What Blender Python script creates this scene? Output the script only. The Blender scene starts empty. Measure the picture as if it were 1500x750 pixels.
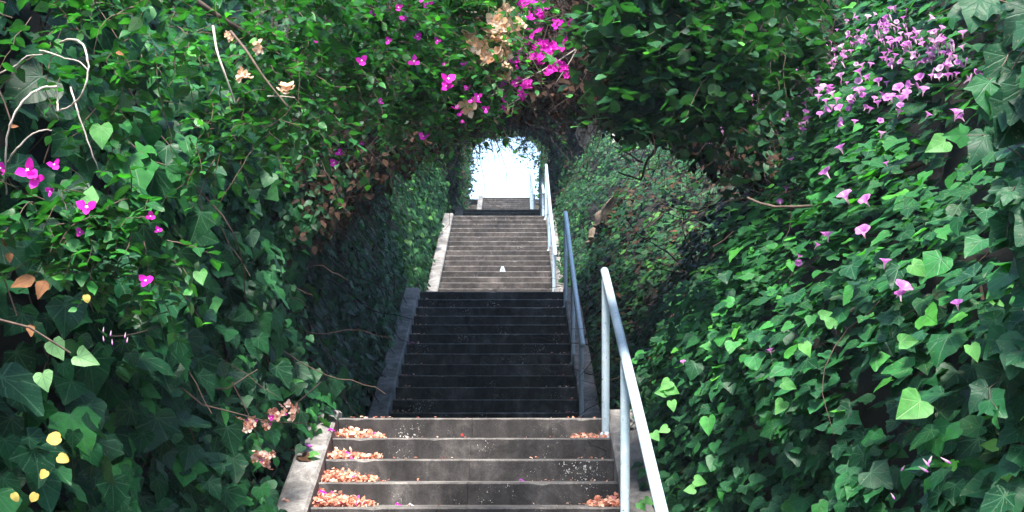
import bpy, bmesh, math, random
import numpy as np
R = math.radians
rng = np.random.default_rng(11)
random.seed(5)
scn = bpy.context.scene
COL = scn.collection
FP, CX, CY = 1873.0, 752.0, 657.3          # focal length and principal point of the photograph (1500 px wide)
def at(px, py, D): return np.array([(px-CX)*D/FP, D, (CY-py)*D/FP])

# ------------------------------------------------------------------ helpers
def props(o, label=None, cat=None, group=None, kind=None):
    if label: o['label'] = label
    if cat: o['category'] = cat
    if group: o['group'] = group
    if kind: o['kind'] = kind
    return o
def empty(name, loc, label, cat, group=None):
    o = bpy.data.objects.new(name, None); COL.objects.link(o); o.location = loc
    o.empty_display_size = .1
    return props(o, label, cat, group)
def mesh_obj(name, V, F, mats, parent=None, smooth=False, attrs=None, mi=None, loc=None):
    """V (n,3) world coordinates, F list or array of faces"""
    V = np.asarray(V, dtype=np.float64)
    base = np.zeros(3)
    if parent is not None: base = np.array(parent.matrix_basis.translation) if parent.parent is None else np.array(parent.parent.matrix_basis.translation) + np.array(parent.matrix_basis.translation)
    off = np.array(loc) if loc is not None else base
    me = bpy.data.meshes.new(name)
    W = V - off
    if isinstance(F, np.ndarray):
        k = F.shape[1]; n = F.shape[0]
        me.vertices.add(len(W)); me.vertices.foreach_set('co', W.astype(np.float32).ravel())
        me.loops.add(n*k); me.loops.foreach_set('vertex_index', F.astype(np.int32).ravel())
        me.polygons.add(n); me.polygons.foreach_set('loop_start', np.arange(0, n*k, k, dtype=np.int32))
        me.polygons.foreach_set('loop_total', np.full(n, k, dtype=np.int32))
        me.update(calc_edges=True)
    else:
        me.from_pydata([tuple(v) for v in W], [], [tuple(f) for f in F]); me.update()
    for m in (mats if isinstance(mats, (list, tuple)) else [mats]): me.materials.append(m)
    if mi is not None: me.polygons.foreach_set('material_index', np.asarray(mi, dtype=np.int32))
    if smooth: me.polygons.foreach_set('use_smooth', np.ones(len(me.polygons), dtype=bool))
    for k_, (ty, a) in (attrs or {}).items():
        at_ = me.attributes.new(k_, ty, 'POINT')
        at_.data.foreach_set('value' if ty == 'FLOAT' else 'vector', np.asarray(a, dtype=np.float32).ravel())
    o = bpy.data.objects.new(name, me); COL.objects.link(o)
    if parent is not None:
        o.parent = parent
        o.location = off - base
    else: o.location = off
    return o

_dirs = np.random.default_rng(3).normal(size=(24, 3)); _dirs /= np.linalg.norm(_dirs, axis=1)[:, None]
_ph = np.random.default_rng(4).uniform(0, 6.28, 24)
def nz(P, scale, seed=0, octv=3):
    P = np.asarray(P) / scale; out = np.zeros(P.shape[:-1]); a = 1.; tot = 0
    for o in range(octv):
        for j in range(4):
            i = (seed*5 + o*4 + j) % 24
            out += a*np.sin(P @ _dirs[i]*6.28*(2**o)*(1+.13*j) + _ph[i] + seed)
        tot += a*2; a *= .5
    return out/tot
def unit(v): return v/np.maximum(np.linalg.norm(v, axis=-1, keepdims=True), 1e-9)

# ------------------------------------------------------------------ materials
def newmat(name):
    m = bpy.data.materials.new(name); m.use_nodes = True
    nt = m.node_tree; nt.nodes.clear()
    return m, nt, nt.nodes, nt.links
def N(nt, t, **kw):
    n = nt.nodes.new(t)
    for k, v in kw.items():
        if k.startswith('i_'):
            n.inputs[k[2:]].default_value = v
        else: setattr(n, k, v)
    return n
def math_(nt, op, a, b=None, c=None, clamp=False):
    n = nt.nodes.new('ShaderNodeMath'); n.operation = op; n.use_clamp = clamp
    for i, v in enumerate((a, b, c)):
        if v is None: continue
        if isinstance(v, (int, float)): n.inputs[i].default_value = v
        else: nt.links.new(v, n.inputs[i])
    return n.outputs[0]
def ramp(nt, fac, stops, interp='LINEAR'):
    n = nt.nodes.new('ShaderNodeValToRGB'); n.color_ramp.interpolation = interp
    e = n.color_ramp.elements
    while len(e) < len(stops): e.new(.5)
    for i, (p, c) in enumerate(stops):
        e[i].position = p; e[i].color = (*c, 1) if len(c) == 3 else c
    nt.links.new(fac, n.inputs[0]); return n.outputs[0]
def mixc(nt, fac, a, b, mode='MIX'):
    n = nt.nodes.new('ShaderNodeMix'); n.data_type = 'RGBA'; n.blend_type = mode
    for s, v in ((n.inputs[0], fac), (n.inputs[6], a), (n.inputs[7], b)):
        if isinstance(v, (int, float)): s.default_value = v
        elif isinstance(v, tuple): s.default_value = (*v, 1) if len(v) == 3 else v
        else: nt.links.new(v, s)
    return n.outputs[2]

def leaf_mat(name, cols, vein=(.16, .24, .12), rough=.38, trans=.3, veins='palm', veinamt=.55, tcol=None, spec=.22):
    """cols: ramp stops over the per leaf random value"""
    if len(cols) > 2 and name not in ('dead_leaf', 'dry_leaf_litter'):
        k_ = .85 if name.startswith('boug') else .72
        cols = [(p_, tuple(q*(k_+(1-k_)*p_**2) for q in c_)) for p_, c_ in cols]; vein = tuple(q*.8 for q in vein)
    m, nt, nodes, L = newmat(name)
    rn = N(nt, 'ShaderNodeAttribute', attribute_name='rnd').outputs['Fac']
    uv = N(nt, 'ShaderNodeAttribute', attribute_name='luv').outputs['Vector']
    sp = N(nt, 'ShaderNodeSeparateXYZ'); L.new(uv, sp.inputs[0]); x, y = sp.outputs[0], sp.outputs[1]
    geo = N(nt, 'ShaderNodeNewGeometry')
    c = ramp(nt, rn, cols)
    no = N(nt, 'ShaderNodeTexNoise', i_Scale=35.0, i_Detail=3.0); L.new(geo.outputs['Position'], no.inputs['Vector'])
    c = mixc(nt, 1.0, c, ramp(nt, no.outputs[0], [(.3, (.72, .76, .72)), (.7, (1.22, 1.2, 1.12))]), 'MULTIPLY')
    ax = math_(nt, 'ABSOLUTE', x)
    if veins == 'palm':
        ang = math_(nt, 'ARCTAN2', ax, math_(nt, 'SUBTRACT', y, .08))
        rr = math_(nt, 'SQRT', math_(nt, 'ADD', math_(nt, 'MULTIPLY', x, x), math_(nt, 'MULTIPLY', math_(nt, 'SUBTRACT', y, .08), math_(nt, 'SUBTRACT', y, .08))))
        d1 = math_(nt, 'MULTIPLY', math_(nt, 'PINGPONG', ang, .33), rr)
        main = math_(nt, 'SMOOTH_MIN', math_(nt, 'DIVIDE', d1, .022), 1.0, 0.0)
        lat = math_(nt, 'PINGPONG', math_(nt, 'SUBTRACT', y, math_(nt, 'MULTIPLY', ax, .9)), .085)
        lat = math_(nt, 'MINIMUM', math_(nt, 'DIVIDE', lat, .012), 1.0)
        v = math_(nt, 'MULTIPLY', main, math_(nt, 'ADD', math_(nt, 'MULTIPLY', lat, .35), .65))
    else:
        mid = math_(nt, 'MINIMUM', math_(nt, 'DIVIDE', ax, .025), 1.0)
        lat = math_(nt, 'PINGPONG', math_(nt, 'SUBTRACT', y, math_(nt, 'MULTIPLY', ax, .8)), .08)
        lat = math_(nt, 'MINIMUM', math_(nt, 'DIVIDE', lat, .015), 1.0)
        v = math_(nt, 'MULTIPLY', mid, math_(nt, 'ADD', math_(nt, 'MULTIPLY', lat, .4), .6))
    vf = math_(nt, 'MULTIPLY', math_(nt, 'SUBTRACT', 1.0, v, clamp=True), veinamt)
    c = mixc(nt, vf, c, vein)
    # spots and blemishes
    vo = N(nt, 'ShaderNodeTexNoise', i_Scale=160.0, i_Detail=2.0); L.new(geo.outputs['Position'], vo.inputs['Vector'])
    c = mixc(nt, math_(nt, 'MULTIPLY', math_(nt, 'GREATER_THAN', vo.outputs[0], .68), .5), c, (.20, .18, .08))
    # underside paler
    c2 = mixc(nt, math_(nt, 'MULTIPLY', geo.outputs['Backfacing'], .35), c, (.10, .16, .07))
    p = N(nt, 'ShaderNodeBsdfPrincipled'); L.new(c2, p.inputs['Base Color'])
    p.inputs['Roughness'].default_value = rough+.08; p.inputs['Specular IOR Level'].default_value = spec
    bmp = N(nt, 'ShaderNodeBump', i_Strength=.35, i_Distance=.003); L.new(v, bmp.inputs['Height']); L.new(bmp.outputs[0], p.inputs['Normal'])
    t = N(nt, 'ShaderNodeBsdfTranslucent')
    tc = mixc(nt, 1.0, c, tcol or (1.5, 2.1, .6), 'MULTIPLY'); L.new(tc, t.inputs[0])
    mx = N(nt, 'ShaderNodeMixShader'); mx.inputs[0].default_value = trans
    L.new(p.outputs[0], mx.inputs[1]); L.new(t.outputs[0], mx.inputs[2])
    o = N(nt, 'ShaderNodeOutputMaterial'); L.new(mx.outputs[0], o.inputs[0])
    return m

def petal_mat(name, cols, trans=.4, rough=.6):
    m, nt, nodes, L = newmat(name)
    rn = N(nt, 'ShaderNodeAttribute', attribute_name='rnd').outputs['Fac']
    uv = N(nt, 'ShaderNodeAttribute', attribute_name='luv').outputs['Vector']
    sp = N(nt, 'ShaderNodeSeparateXYZ'); L.new(uv, sp.inputs[0])
    c = ramp(nt, rn, cols)
    lat = math_(nt, 'PINGPONG', math_(nt, 'SUBTRACT', sp.outputs[1], math_(nt, 'ABSOLUTE', sp.outputs[0])), .07)
    c = mixc(nt, math_(nt, 'MULTIPLY', math_(nt, 'LESS_THAN', lat, .012), .25), c, (.3, .03, .2))
    p = N(nt, 'ShaderNodeBsdfPrincipled'); L.new(c, p.inputs['Base Color']); p.inputs['Roughness'].default_value = rough
    p.inputs['Specular IOR Level'].default_value = .25
    t = N(nt, 'ShaderNodeBsdfTranslucent'); L.new(c, t.inputs[0])
    mx = N(nt, 'ShaderNodeMixShader'); mx.inputs[0].default_value = trans
    L.new(p.outputs[0], mx.inputs[1]); L.new(t.outputs[0], mx.inputs[2])
    o = N(nt, 'ShaderNodeOutputMaterial'); L.new(mx.outputs[0], o.inputs[0])
    return m

def rough_mat(name, stops, scale=6., rough=.9, bump=.4, dist=.02, detail=8.):
    m, nt, nodes, L = newmat(name)
    geo = N(nt, 'ShaderNodeNewGeometry')
    no = N(nt, 'ShaderNodeTexNoise', i_Scale=scale, i_Detail=detail, i_Roughness=.65); L.new(geo.outputs['Position'], no.inputs['Vector'])
    c = ramp(nt, no.outputs[0], stops)
    p = N(nt, 'ShaderNodeBsdfPrincipled'); L.new(c, p.inputs['Base Color']); p.inputs['Roughness'].default_value = rough
    b = N(nt, 'ShaderNodeBump', i_Strength=bump, i_Distance=dist); L.new(no.outputs[0], b.inputs['Height']); L.new(b.outputs[0], p.inputs['Normal'])
    o = N(nt, 'ShaderNodeOutputMaterial'); L.new(p.outputs[0], o.inputs[0])
    return m

def concrete(name, dark, mid, light, speck=.0, stain=.5, bump=.35):
    m, nt, nodes, L = newmat(name)
    geo = N(nt, 'ShaderNodeNewGeometry'); pos = geo.outputs['Position']
    big = N(nt, 'ShaderNodeTexNoise', i_Scale=1.7, i_Detail=7., i_Roughness=.62, i_Distortion=.4); L.new(pos, big.inputs['Vector'])
    c = ramp(nt, big.outputs[0], [(.3, dark), (.52, mid), (.75, light)])
    # streaks running down the face
    mp = N(nt, 'ShaderNodeMapping'); mp.inputs['Scale'].default_value = (9, 9, 1.6); L.new(pos, mp.inputs[0])
    st = N(nt, 'ShaderNodeTexNoise', i_Scale=1., i_Detail=5., i_Roughness=.6); L.new(mp.outputs[0], st.inputs['Vector'])
    c = mixc(nt, stain, c, ramp(nt, st.outputs[0], [(.32, (.55, .53, .52)), (.68, (1.3, 1.3, 1.3))]), 'MULTIPLY')
    fine = N(nt, 'ShaderNodeTexNoise', i_Scale=90., i_Detail=4., i_Roughness=.7); L.new(pos, fine.inputs['Vector'])
    c = mixc(nt, .8, c, ramp(nt, fine.outputs[0], [(.3, (.6, .6, .6)), (.7, (1.45, 1.45, 1.45))]), 'MULTIPLY')
    v2 = N(nt, 'ShaderNodeTexNoise', i_Scale=5.5, i_Detail=9., i_Roughness=.72, i_Distortion=1.2); L.new(pos, v2.inputs['Vector'])
    c = mixc(nt, .75, c, ramp(nt, v2.outputs[0], [(.36, (.5, .48, .47)), (.5, (1, 1, 1)), (.64, (1.7, 1.68, 1.62))]), 'MULTIPLY')
    if speck > 0:
        # splashes of old white paint: small specks gathered in patches
        v = N(nt, 'ShaderNodeTexVoronoi', i_Scale=85.0)
        wv = N(nt, 'ShaderNodeVectorMath', operation='MULTIPLY_ADD'); L.new(fine.outputs['Color'], wv.inputs[0]); wv.inputs[1].default_value = (.03, .03, .03); L.new(pos, wv.inputs[2]); L.new(wv.outputs[0], v.inputs['Vector'])
        pt = N(nt, 'ShaderNodeTexNoise', i_Scale=3.1, i_Detail=3.); L.new(pos, pt.inputs['Vector'])
        thr = math_(nt, 'MULTIPLY', math_(nt, 'SUBTRACT', pt.outputs[0], .50, clamp=True), speck*2.2)
        thr = math_(nt, 'ADD', thr, .07)
        rnd_ = N(nt, 'ShaderNodeSeparateXYZ'); L.new(v.outputs['Color'], rnd_.inputs[0])
        thr = math_(nt, 'MULTIPLY', thr, math_(nt, 'POWER', rnd_.outputs[0], 2.5))
        mk = math_(nt, 'LESS_THAN', v.outputs['Distance'], thr)
        c = mixc(nt, math_(nt, 'MULTIPLY', mk, .85), c, (.62, .60, .56))
    p = N(nt, 'ShaderNodeBsdfPrincipled'); L.new(c, p.inputs['Base Color']); p.inputs['Roughness'].default_value = .88
    p.inputs['Specular IOR Level'].default_value = .3
    h = math_(nt, 'ADD', fine.outputs[0], math_(nt, 'MULTIPLY', big.outputs[0], 1.5))
    b = N(nt, 'ShaderNodeBump', i_Strength=bump, i_Distance=.006); L.new(h, b.inputs['Height']); L.new(b.outputs[0], p.inputs['Normal'])
    o = N(nt, 'ShaderNodeOutputMaterial'); L.new(p.outputs[0], o.inputs[0])
    return m

M = {}
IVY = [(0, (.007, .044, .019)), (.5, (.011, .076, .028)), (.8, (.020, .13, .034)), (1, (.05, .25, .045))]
M['ivy'] = leaf_mat('ivy_leaf', IVY, vein=(.09, .20, .11), rough=.36, veins='palm', veinamt=.6, trans=.2)
M['ivy_far'] = leaf_mat('ivy_leaf_distant', [(0, (.012, .05, .024)), (.5, (.02, .09, .032)), (.8, (.035, .14, .04)), (1, (.09, .25, .05))], vein=(.1, .18, .1), veins='palm', veinamt=.4, trans=.3)
M['boug'] = leaf_mat('bougainvillea_leaf', [(0, (.012, .06, .022)), (.5, (.020, .125, .034)), (.8, (.038, .21, .042)), (1, (.09, .32, .05))], vein=(.10, .25, .06), rough=.33, veins='mid', trans=.35)
M['glory'] = leaf_mat('morning_glory_leaf', [(0, (.007, .050, .018)), (.5, (.013, .10, .026)), (.82, (.028, .18, .032)), (1, (.09, .34, .04))], vein=(.09, .22, .08), rough=.42, veins='palm', trans=.3)
M['broad'] = leaf_mat('broad_leaf', [(0, (.012, .055, .03)), (.5, (.02, .10, .038)), (.85, (.035, .16, .05)), (1, (.09, .28, .06))], vein=(.09, .2, .09), rough=.36, veins='mid', trans=.3)
M['big'] = leaf_mat('palmate_leaf', [(0, (.009, .055, .026)), (.6, (.015, .095, .036)), (1, (.035, .18, .045))], vein=(.07, .17, .10), rough=.42, veins='palm', trans=.25, veinamt=.5)
M['fresh'] = leaf_mat('fresh_leaf', [(0, (.05, .20, .05)), (1, (.12, .34, .09))], vein=(.2, .38, .16), rough=.4, veins='palm', trans=.4, veinamt=.5)
M['pale'] = leaf_mat('variegated_leaf', [(0, (.08, .21, .09)), (1, (.17, .33, .14))], vein=(.05, .14, .06), rough=.45, veins='palm', trans=.3, veinamt=.7)
M['yellow'] = leaf_mat('yellow_leaf', [(0, (.40, .29, .05)), (1, (.55, .42, .12))], vein=(.3, .24, .06), rough=.5, veins='mid', trans=.35, tcol=(1.2, 1.1, .8))
M['dead'] = leaf_mat('dead_leaf', [(0, (.07, .03, .015)), (.5, (.15, .06, .025)), (1, (.24, .11, .05))], vein=(.12, .05, .03), rough=.65, veins='mid', trans=.2, tcol=(1.2, .9, .6))
M['litter'] = leaf_mat('dry_leaf_litter', [(0, (.022, .012, .009)), (.6, (.05, .024, .014)), (1, (.11, .05, .028))], vein=(.05, .03, .02), rough=.8, veins='mid', trans=.15, tcol=(1.1, .9, .7))
M['magenta'] = petal_mat('magenta_bract', [(0, (.42, .006, .26)), (.6, (.62, .01, .42)), (1, (.78, .03, .56))])
M['orchid'] = petal_mat('orchid_pink_petal', [(0, (.50, .10, .52)), (.6, (.68, .24, .67)), (1, (.82, .46, .78))])
M['throat'] = petal_mat('pale_flower_tube', [(0, (.72, .45, .60)), (1, (.85, .70, .74))])
M['palep'] = petal_mat('pale_pink_petal', [(0, (.66, .25, .60)), (.5, (.78, .45, .70)), (1, (.85, .68, .80))])
M['white'] = petal_mat('white_stamen', [(0, (.8, .78, .66)), (1, (.85, .82, .75))])
M['dry'] = petal_mat('dried_bract', [(0, (.42, .11, .07)), (.3, (.66, .25, .15)), (.6, (.80, .46, .32)), (.93, (.86, .70, .58)), (1, (.62, .06, .36))], trans=.3)
M['peach'] = petal_mat('peach_bract', [(0, (.70, .32, .14)), (.6, (.80, .50, .30)), (1, (.84, .66, .50))], trans=.35)
M['core_shade'] = rough_mat('shade_dark_core', [(.3, (.004, .004, .003)), (.7, (.014, .011, .008))], scale=9, bump=.8)  # near-black colour stands in for the deep shade between leaves
M['earth'] = rough_mat('dry_earth', [(.3, (.08, .055, .035)), (.7, (.18, .13, .09))], scale=14, bump=1.)
M['bark'] = rough_mat('twig_bark', [(.3, (.045, .028, .02)), (.7, (.13, .085, .06))], scale=40, bump=.5, dist=.004)
M['dead_twig'] = rough_mat('dead_twig', [(.3, (.018, .011, .009)), (.7, (.06, .032, .024))], scale=30, bump=.5, dist=.004)
M['pale_bark'] = rough_mat('pale_vine_bark', [(.3, (.26, .20, .16)), (.7, (.52, .46, .40))], scale=60, bump=.6, dist=.003)
M['trunk'] = rough_mat('pale_trunk_bark', [(.3, (.30, .28, .25)), (.7, (.62, .60, .56))], scale=12, bump=.7)
M['green_stem'] = rough_mat('green_stem', [(.3, (.08, .16, .04)), (.7, (.16, .28, .08))], scale=40, bump=.2, dist=.002)
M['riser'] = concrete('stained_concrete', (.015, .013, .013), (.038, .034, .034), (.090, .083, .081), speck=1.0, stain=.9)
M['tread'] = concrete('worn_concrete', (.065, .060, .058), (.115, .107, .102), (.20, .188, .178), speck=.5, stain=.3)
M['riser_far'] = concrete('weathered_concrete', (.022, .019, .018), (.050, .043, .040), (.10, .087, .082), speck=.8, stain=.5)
M['curb'] = concrete('curb_concrete', (.11, .105, .10), (.20, .19, .182), (.31, .30, .29), speck=.2, stain=.45, bump=.5)
M['ground'] = rough_mat('packed_ground', [(.3, (.02, .018, .012)), (.7, (.06, .05, .035))], scale=2.5, bump=.6)

def metal_paint():
    m, nt, nodes, L = newmat('painted_steel')
    geo = N(nt, 'ShaderNodeNewGeometry'); pos = geo.outputs['Position']
    n1 = N(nt, 'ShaderNodeTexNoise', i_Scale=14., i_Detail=6., i_Roughness=.6); L.new(pos, n1.inputs['Vector'])
    c = ramp(nt, n1.outputs[0], [(.3, (.38, .50, .58)), (.6, (.52, .63, .69)), (.8, (.62, .71, .75))])
    n2 = N(nt, 'ShaderNodeTexNoise', i_Scale=38., i_Detail=5., i_Roughness=.7); L.new(pos, n2.inputs['Vector'])
    chip = math_(nt, 'GREATER_THAN', n2.outputs[0], .635)
    n4 = N(nt, 'ShaderNodeTexNoise', i_Scale=7., i_Detail=6., i_Roughness=.75); L.new(pos, n4.inputs['Vector'])
    c = mixc(nt, math_(nt, 'MULTIPLY', math_(nt, 'SUBTRACT', n4.outputs[0], .56, clamp=True), 4.5, clamp=True), c, (.20, .13, .09))
    c = mixc(nt, math_(nt, 'MULTIPLY', chip, .9), c, (.06, .09, .12))
    n3 = N(nt, 'ShaderNodeTexNoise', i_Scale=150., i_Detail=3.); L.new(pos, n3.inputs['Vector'])
    c = mixc(nt, .5, c, ramp(nt, n3.outputs[0], [(.3, (.8, .8, .8)), (.7, (1.15, 1.15, 1.15))]), 'MULTIPLY')
    p = N(nt, 'ShaderNodeBsdfPrincipled'); L.new(c, p.inputs['Base Color'])
    p.inputs['Roughness'].default_value = .42; p.inputs['Specular IOR Level'].default_value = .5
    b = N(nt, 'ShaderNodeBump', i_Strength=.25, i_Distance=.003); L.new(n2.outputs[0], b.inputs['Height']); L.new(b.outputs[0], p.inputs['Normal'])
    o = N(nt, 'ShaderNodeOutputMaterial'); L.new(p.outputs[0], o.inputs[0]); return m
M['steel'] = metal_paint()
def flat(name, col, rough=.6):
    m, nt, nodes, L = newmat(name); p = N(nt, 'ShaderNodeBsdfPrincipled'); p.inputs['Base Color'].default_value = (*col, 1)
    p.inputs['Roughness'].default_value = rough
    o = N(nt, 'ShaderNodeOutputMaterial'); L.new(p.outputs[0], o.inputs[0]); return m
M['paint'] = rough_mat('pale_blue_paint', [(.4, (.42, .52, .62)), (.6, (.72, .80, .88))], scale=60, bump=.1, dist=.002)
M['red'] = flat('red_petal', (.7, .03, .03))

# ------------------------------------------------------------------ leaf builder
def half_leaf(outline, ribs):
    """outline: right half points from base to tip (excluded on the axis), ribs: y of midrib points"""
    nr, no = len(ribs), len(outline)
    V = [(0, y) for y in ribs] + [(x, y) for x, y in outline] + [(-x, y) for x, y in outline]
    F = []
    def strip(o0, flip):
        i = 0; j = 0    # rib i, outline j ; march
        while i < nr-1 or j < no-1:
            adv_o = j < no-1 and (i == nr-1 or outline[j+1][1] <= ribs[i+1] + .05)
            if adv_o: t = (i, o0+j, o0+j+1); j += 1
            else: t = (i, o0+j, i+1); i += 1
            F.append(t[::-1] if flip else t)
    strip(nr, False); strip(nr+no, True)
    return np.array(V, float), np.array(F, int)
TPL = {
 'ivy': half_leaf([(.10, -.05), (.26, -.12), (.42, -.04), (.50, .10), (.60, .26), (.47, .36), (.40, .46), (.33, .60), (.20, .78), (.07, .95)], [.04, .3, .62, 1.0]),
 'ivy3': half_leaf([(.14, -.08), (.32, -.10), (.44, .04), (.54, .20), (.46, .38), (.34, .58), (.18, .80), (.05, .97)], [.03, .3, .62, 1.0]),
 'palmate': half_leaf([(.12, -.10), (.34, -.20), (.50, -.08), (.42, .08), (.60, .22), (.72, .40), (.48, .42), (.33, .46), (.30, .62), (.17, .82), (.05, .97)], [.0, .3, .62, 1.0]),
 'ovate': half_leaf([(.13, .08), (.27, .26), (.29, .45), (.20, .68), (.08, .88)], [.0, .3, .62, 1.0]),
 'heart': half_leaf([(.12, -.08), (.32, -.08), (.44, .08), (.44, .30), (.30, .56), (.13, .82)], [.03, .3, .6, 1.0]),
 'round': half_leaf([(.14, -.05), (.34, .02), (.46, .22), (.46, .48), (.34, .74), (.15, .92)], [.02, .33, .66, 1.0]),
 'far': half_leaf([(.34, .02), (.44, .28), (.2, .7)], [.0, .5, 1.0]),
 'bract': half_leaf([(.20, .10), (.38, .34), (.36, .62), (.16, .88)], [.0, .33, .66, 1.0]),
}
def leaves(tpl, P, Nn, T, S, rnd=None, fold=.25, curl=.35, wave=.05):
    """one leaf per row: P petiole point, Nn normal, T tip direction, S length"""
    V2, F = TPL[tpl]; n = len(P); m = len(V2)
    T = unit(T - Nn*np.sum(T*Nn, 1, keepdims=True)); B = np.cross(T, Nn)
    x = V2[None, :, 0]; y = V2[None, :, 1]
    fo = (fold*rng.uniform(.1, 1.3, (n, 1))); cu = curl*rng.uniform(-.2, 1.3, (n, 1))
    asp = rng.uniform(.82, 1.15, (n, 1)); sk = rng.uniform(-.22, .22, (n, 1))
    jx = x*asp*(1+wave*rng.normal(size=(n, m))) + sk*(y-.3)**2*np.sign(sk)*np.sign(sk)*.6
    z = fo*np.abs(x) - cu*(y-.15)**2*np.sign(y-.15)*.8 - cu*.7*x*x + wave*.8*rng.normal(size=(n, m))*(np.abs(x) > 0)
    S_ = S[:, None, None]
    out = P[:, None, :] + S_*(jx[..., None]*B[:, None, :] + (y[..., None]*np.ones((n, 1, 1)))*T[:, None, :] + z[..., None]*Nn[:, None, :])
    Fa = (F[None] + (np.arange(n)*m)[:, None, None]).reshape(-1, 3)
    if rnd is None: rnd = rng.uniform(0, 1, n)
    uvw = np.zeros((n, m, 3)); uvw[..., 0] = x; uvw[..., 1] = y
    return out.reshape(-1, 3), Fa, np.repeat(rnd, m), uvw.reshape(-1, 3)
def join(parts):
    V = []; F = []; r = []; u = []; o = 0
    for v, f, a, b in parts:
        V.append(v); F.append(f+o); r.append(a); u.append(b); o += len(v)
    return np.concatenate(V), np.concatenate(F), np.concatenate(r), np.concatenate(u)
def leaf_obj(name, parts, mat, parent, loc=None):
    V, F, r, u = join(parts)
    return mesh_obj(name, V, F, mat, parent, smooth=True, attrs={'rnd': ('FLOAT', r), 'luv': ('FLOAT_VECTOR', u)}, loc=loc)

# ------------------------------------------------------------------ tubes
def tubes(paths, radii, sides=5):
    """paths (n,k,3), radii (n,k)"""
    paths = np.asarray(paths, float); n, k, _ = paths.shape
    radii = np.broadcast_to(radii, (n, k))
    d = unit(np.gradient(paths, axis=1))
    ref = np.where(np.abs(d[:, :1, 2:3]) > .9, np.array([1., 0, 0]), np.array([0, 0, 1.]))
    a = unit(np.cross(d, np.broadcast_to(ref, d.shape))); b = np.cross(d, a)
    th = np.arange(sides)/sides*2*np.pi
    ring = paths[:, :, None] + radii[:, :, None, None]*(np.cos(th)[None, None, :, None]*a[:, :, None] + np.sin(th)[None, None, :, None]*b[:, :, None])
    V = ring.reshape(-1, 3)
    i = np.arange(n)[:, None, None]*k*sides; j = np.arange(k-1)[None, :, None]*sides; s = np.arange(sides)[None, None, :]
    s2 = (s+1) % sides
    F = np.stack([i+j+s, i+j+s2, i+j+sides+s2, i+j+sides+s], -1).reshape(-1, 4)
    return V, F
def smooth_path(pts, k=24):
    """Catmull-Rom through the points"""
    P = np.asarray(pts, float); P = np.vstack([2*P[0]-P[1], P, 2*P[-1]-P[-2]]); out = []
    n = len(P)-3
    for t in np.linspace(0, n-1e-6, k):
        i = int(t); u = t-i; p0, p1, p2, p3 = P[i:i+4]
        out.append(.5*((2*p1)+(-p0+p2)*u+(2*p0-5*p1+4*p2-p3)*u*u+(-p0+3*p1-3*p2+p3)*u**3))
    return np.array(out)
def tube_obj(name, pts, r0, r1, mat, parent, k=24, sides=7, jit=0.):
    P = smooth_path(pts, k)
    if jit: P = P + rng.normal(size=P.shape)*jit
    rad = np.linspace(r0, r1, k)*(1+.12*np.sin(np.arange(k)*1.9))
    V, F = tubes(P[None], rad[None], sides)
    return mesh_obj(name, V, F, mat, parent, smooth=True)
def shoots(P, d, n_nodes, step, grav=.12, wob=.25, r=.0022):
    """random growing shoots; returns paths and tubes"""
    n = len(P); path = [P]; d = unit(d)
    for i in range(n_nodes):
        d = unit(d + np.array([0, 0, -grav]) + rng.normal(size=(n, 3))*wob)
        path.append(path[-1] + d*step[:, None])
    path = np.stack(path, 1)
    rad = np.linspace(1, .35, n_nodes+1)[None]*r*rng.uniform(.7, 1.3, (n, 1))
    return path, rad
def shoot_leaves(path, tpl, size, up=(0, 0, 1.), upw=.9, side=.8, skip=.08, rndf=None, droop=.3, **kw):
    n, k, _ = path.shape
    d = unit(np.gradient(path, axis=1))[:, 1:]
    p = path[:, 1:]
    sgn = np.where(np.arange(k-1) % 2 == 0, 1, -1)[None, :, None]
    upv = np.array(up)
    s = unit(np.cross(d, np.broadcast_to(upv, d.shape)) + rng.normal(size=d.shape)*.25)*sgn
    T = unit(d*.5 + s*side + np.array([0, 0, -droop]) + rng.normal(size=d.shape)*.3)
    Nn = unit(upv*upw + rng.normal(size=d.shape)*.38 + s*.15)
    keep = rng.uniform(size=(n, k-1)) > skip
    age = np.linspace(0, 1, k-1)[None]*np.ones((n, 1))
    S = size*rng.uniform(.65, 1.2, (n, k-1))*(1-.35*age**2)
    rn = np.clip(.15+.5*age**2+rng.normal(size=(n, k-1))*.2, 0, 1)
    p, T, Nn, S, rn = p[keep], T[keep], Nn[keep], S[keep], rn[keep]
    return leaves(tpl, p, Nn, T, S, rnd=rn, **kw)

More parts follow.
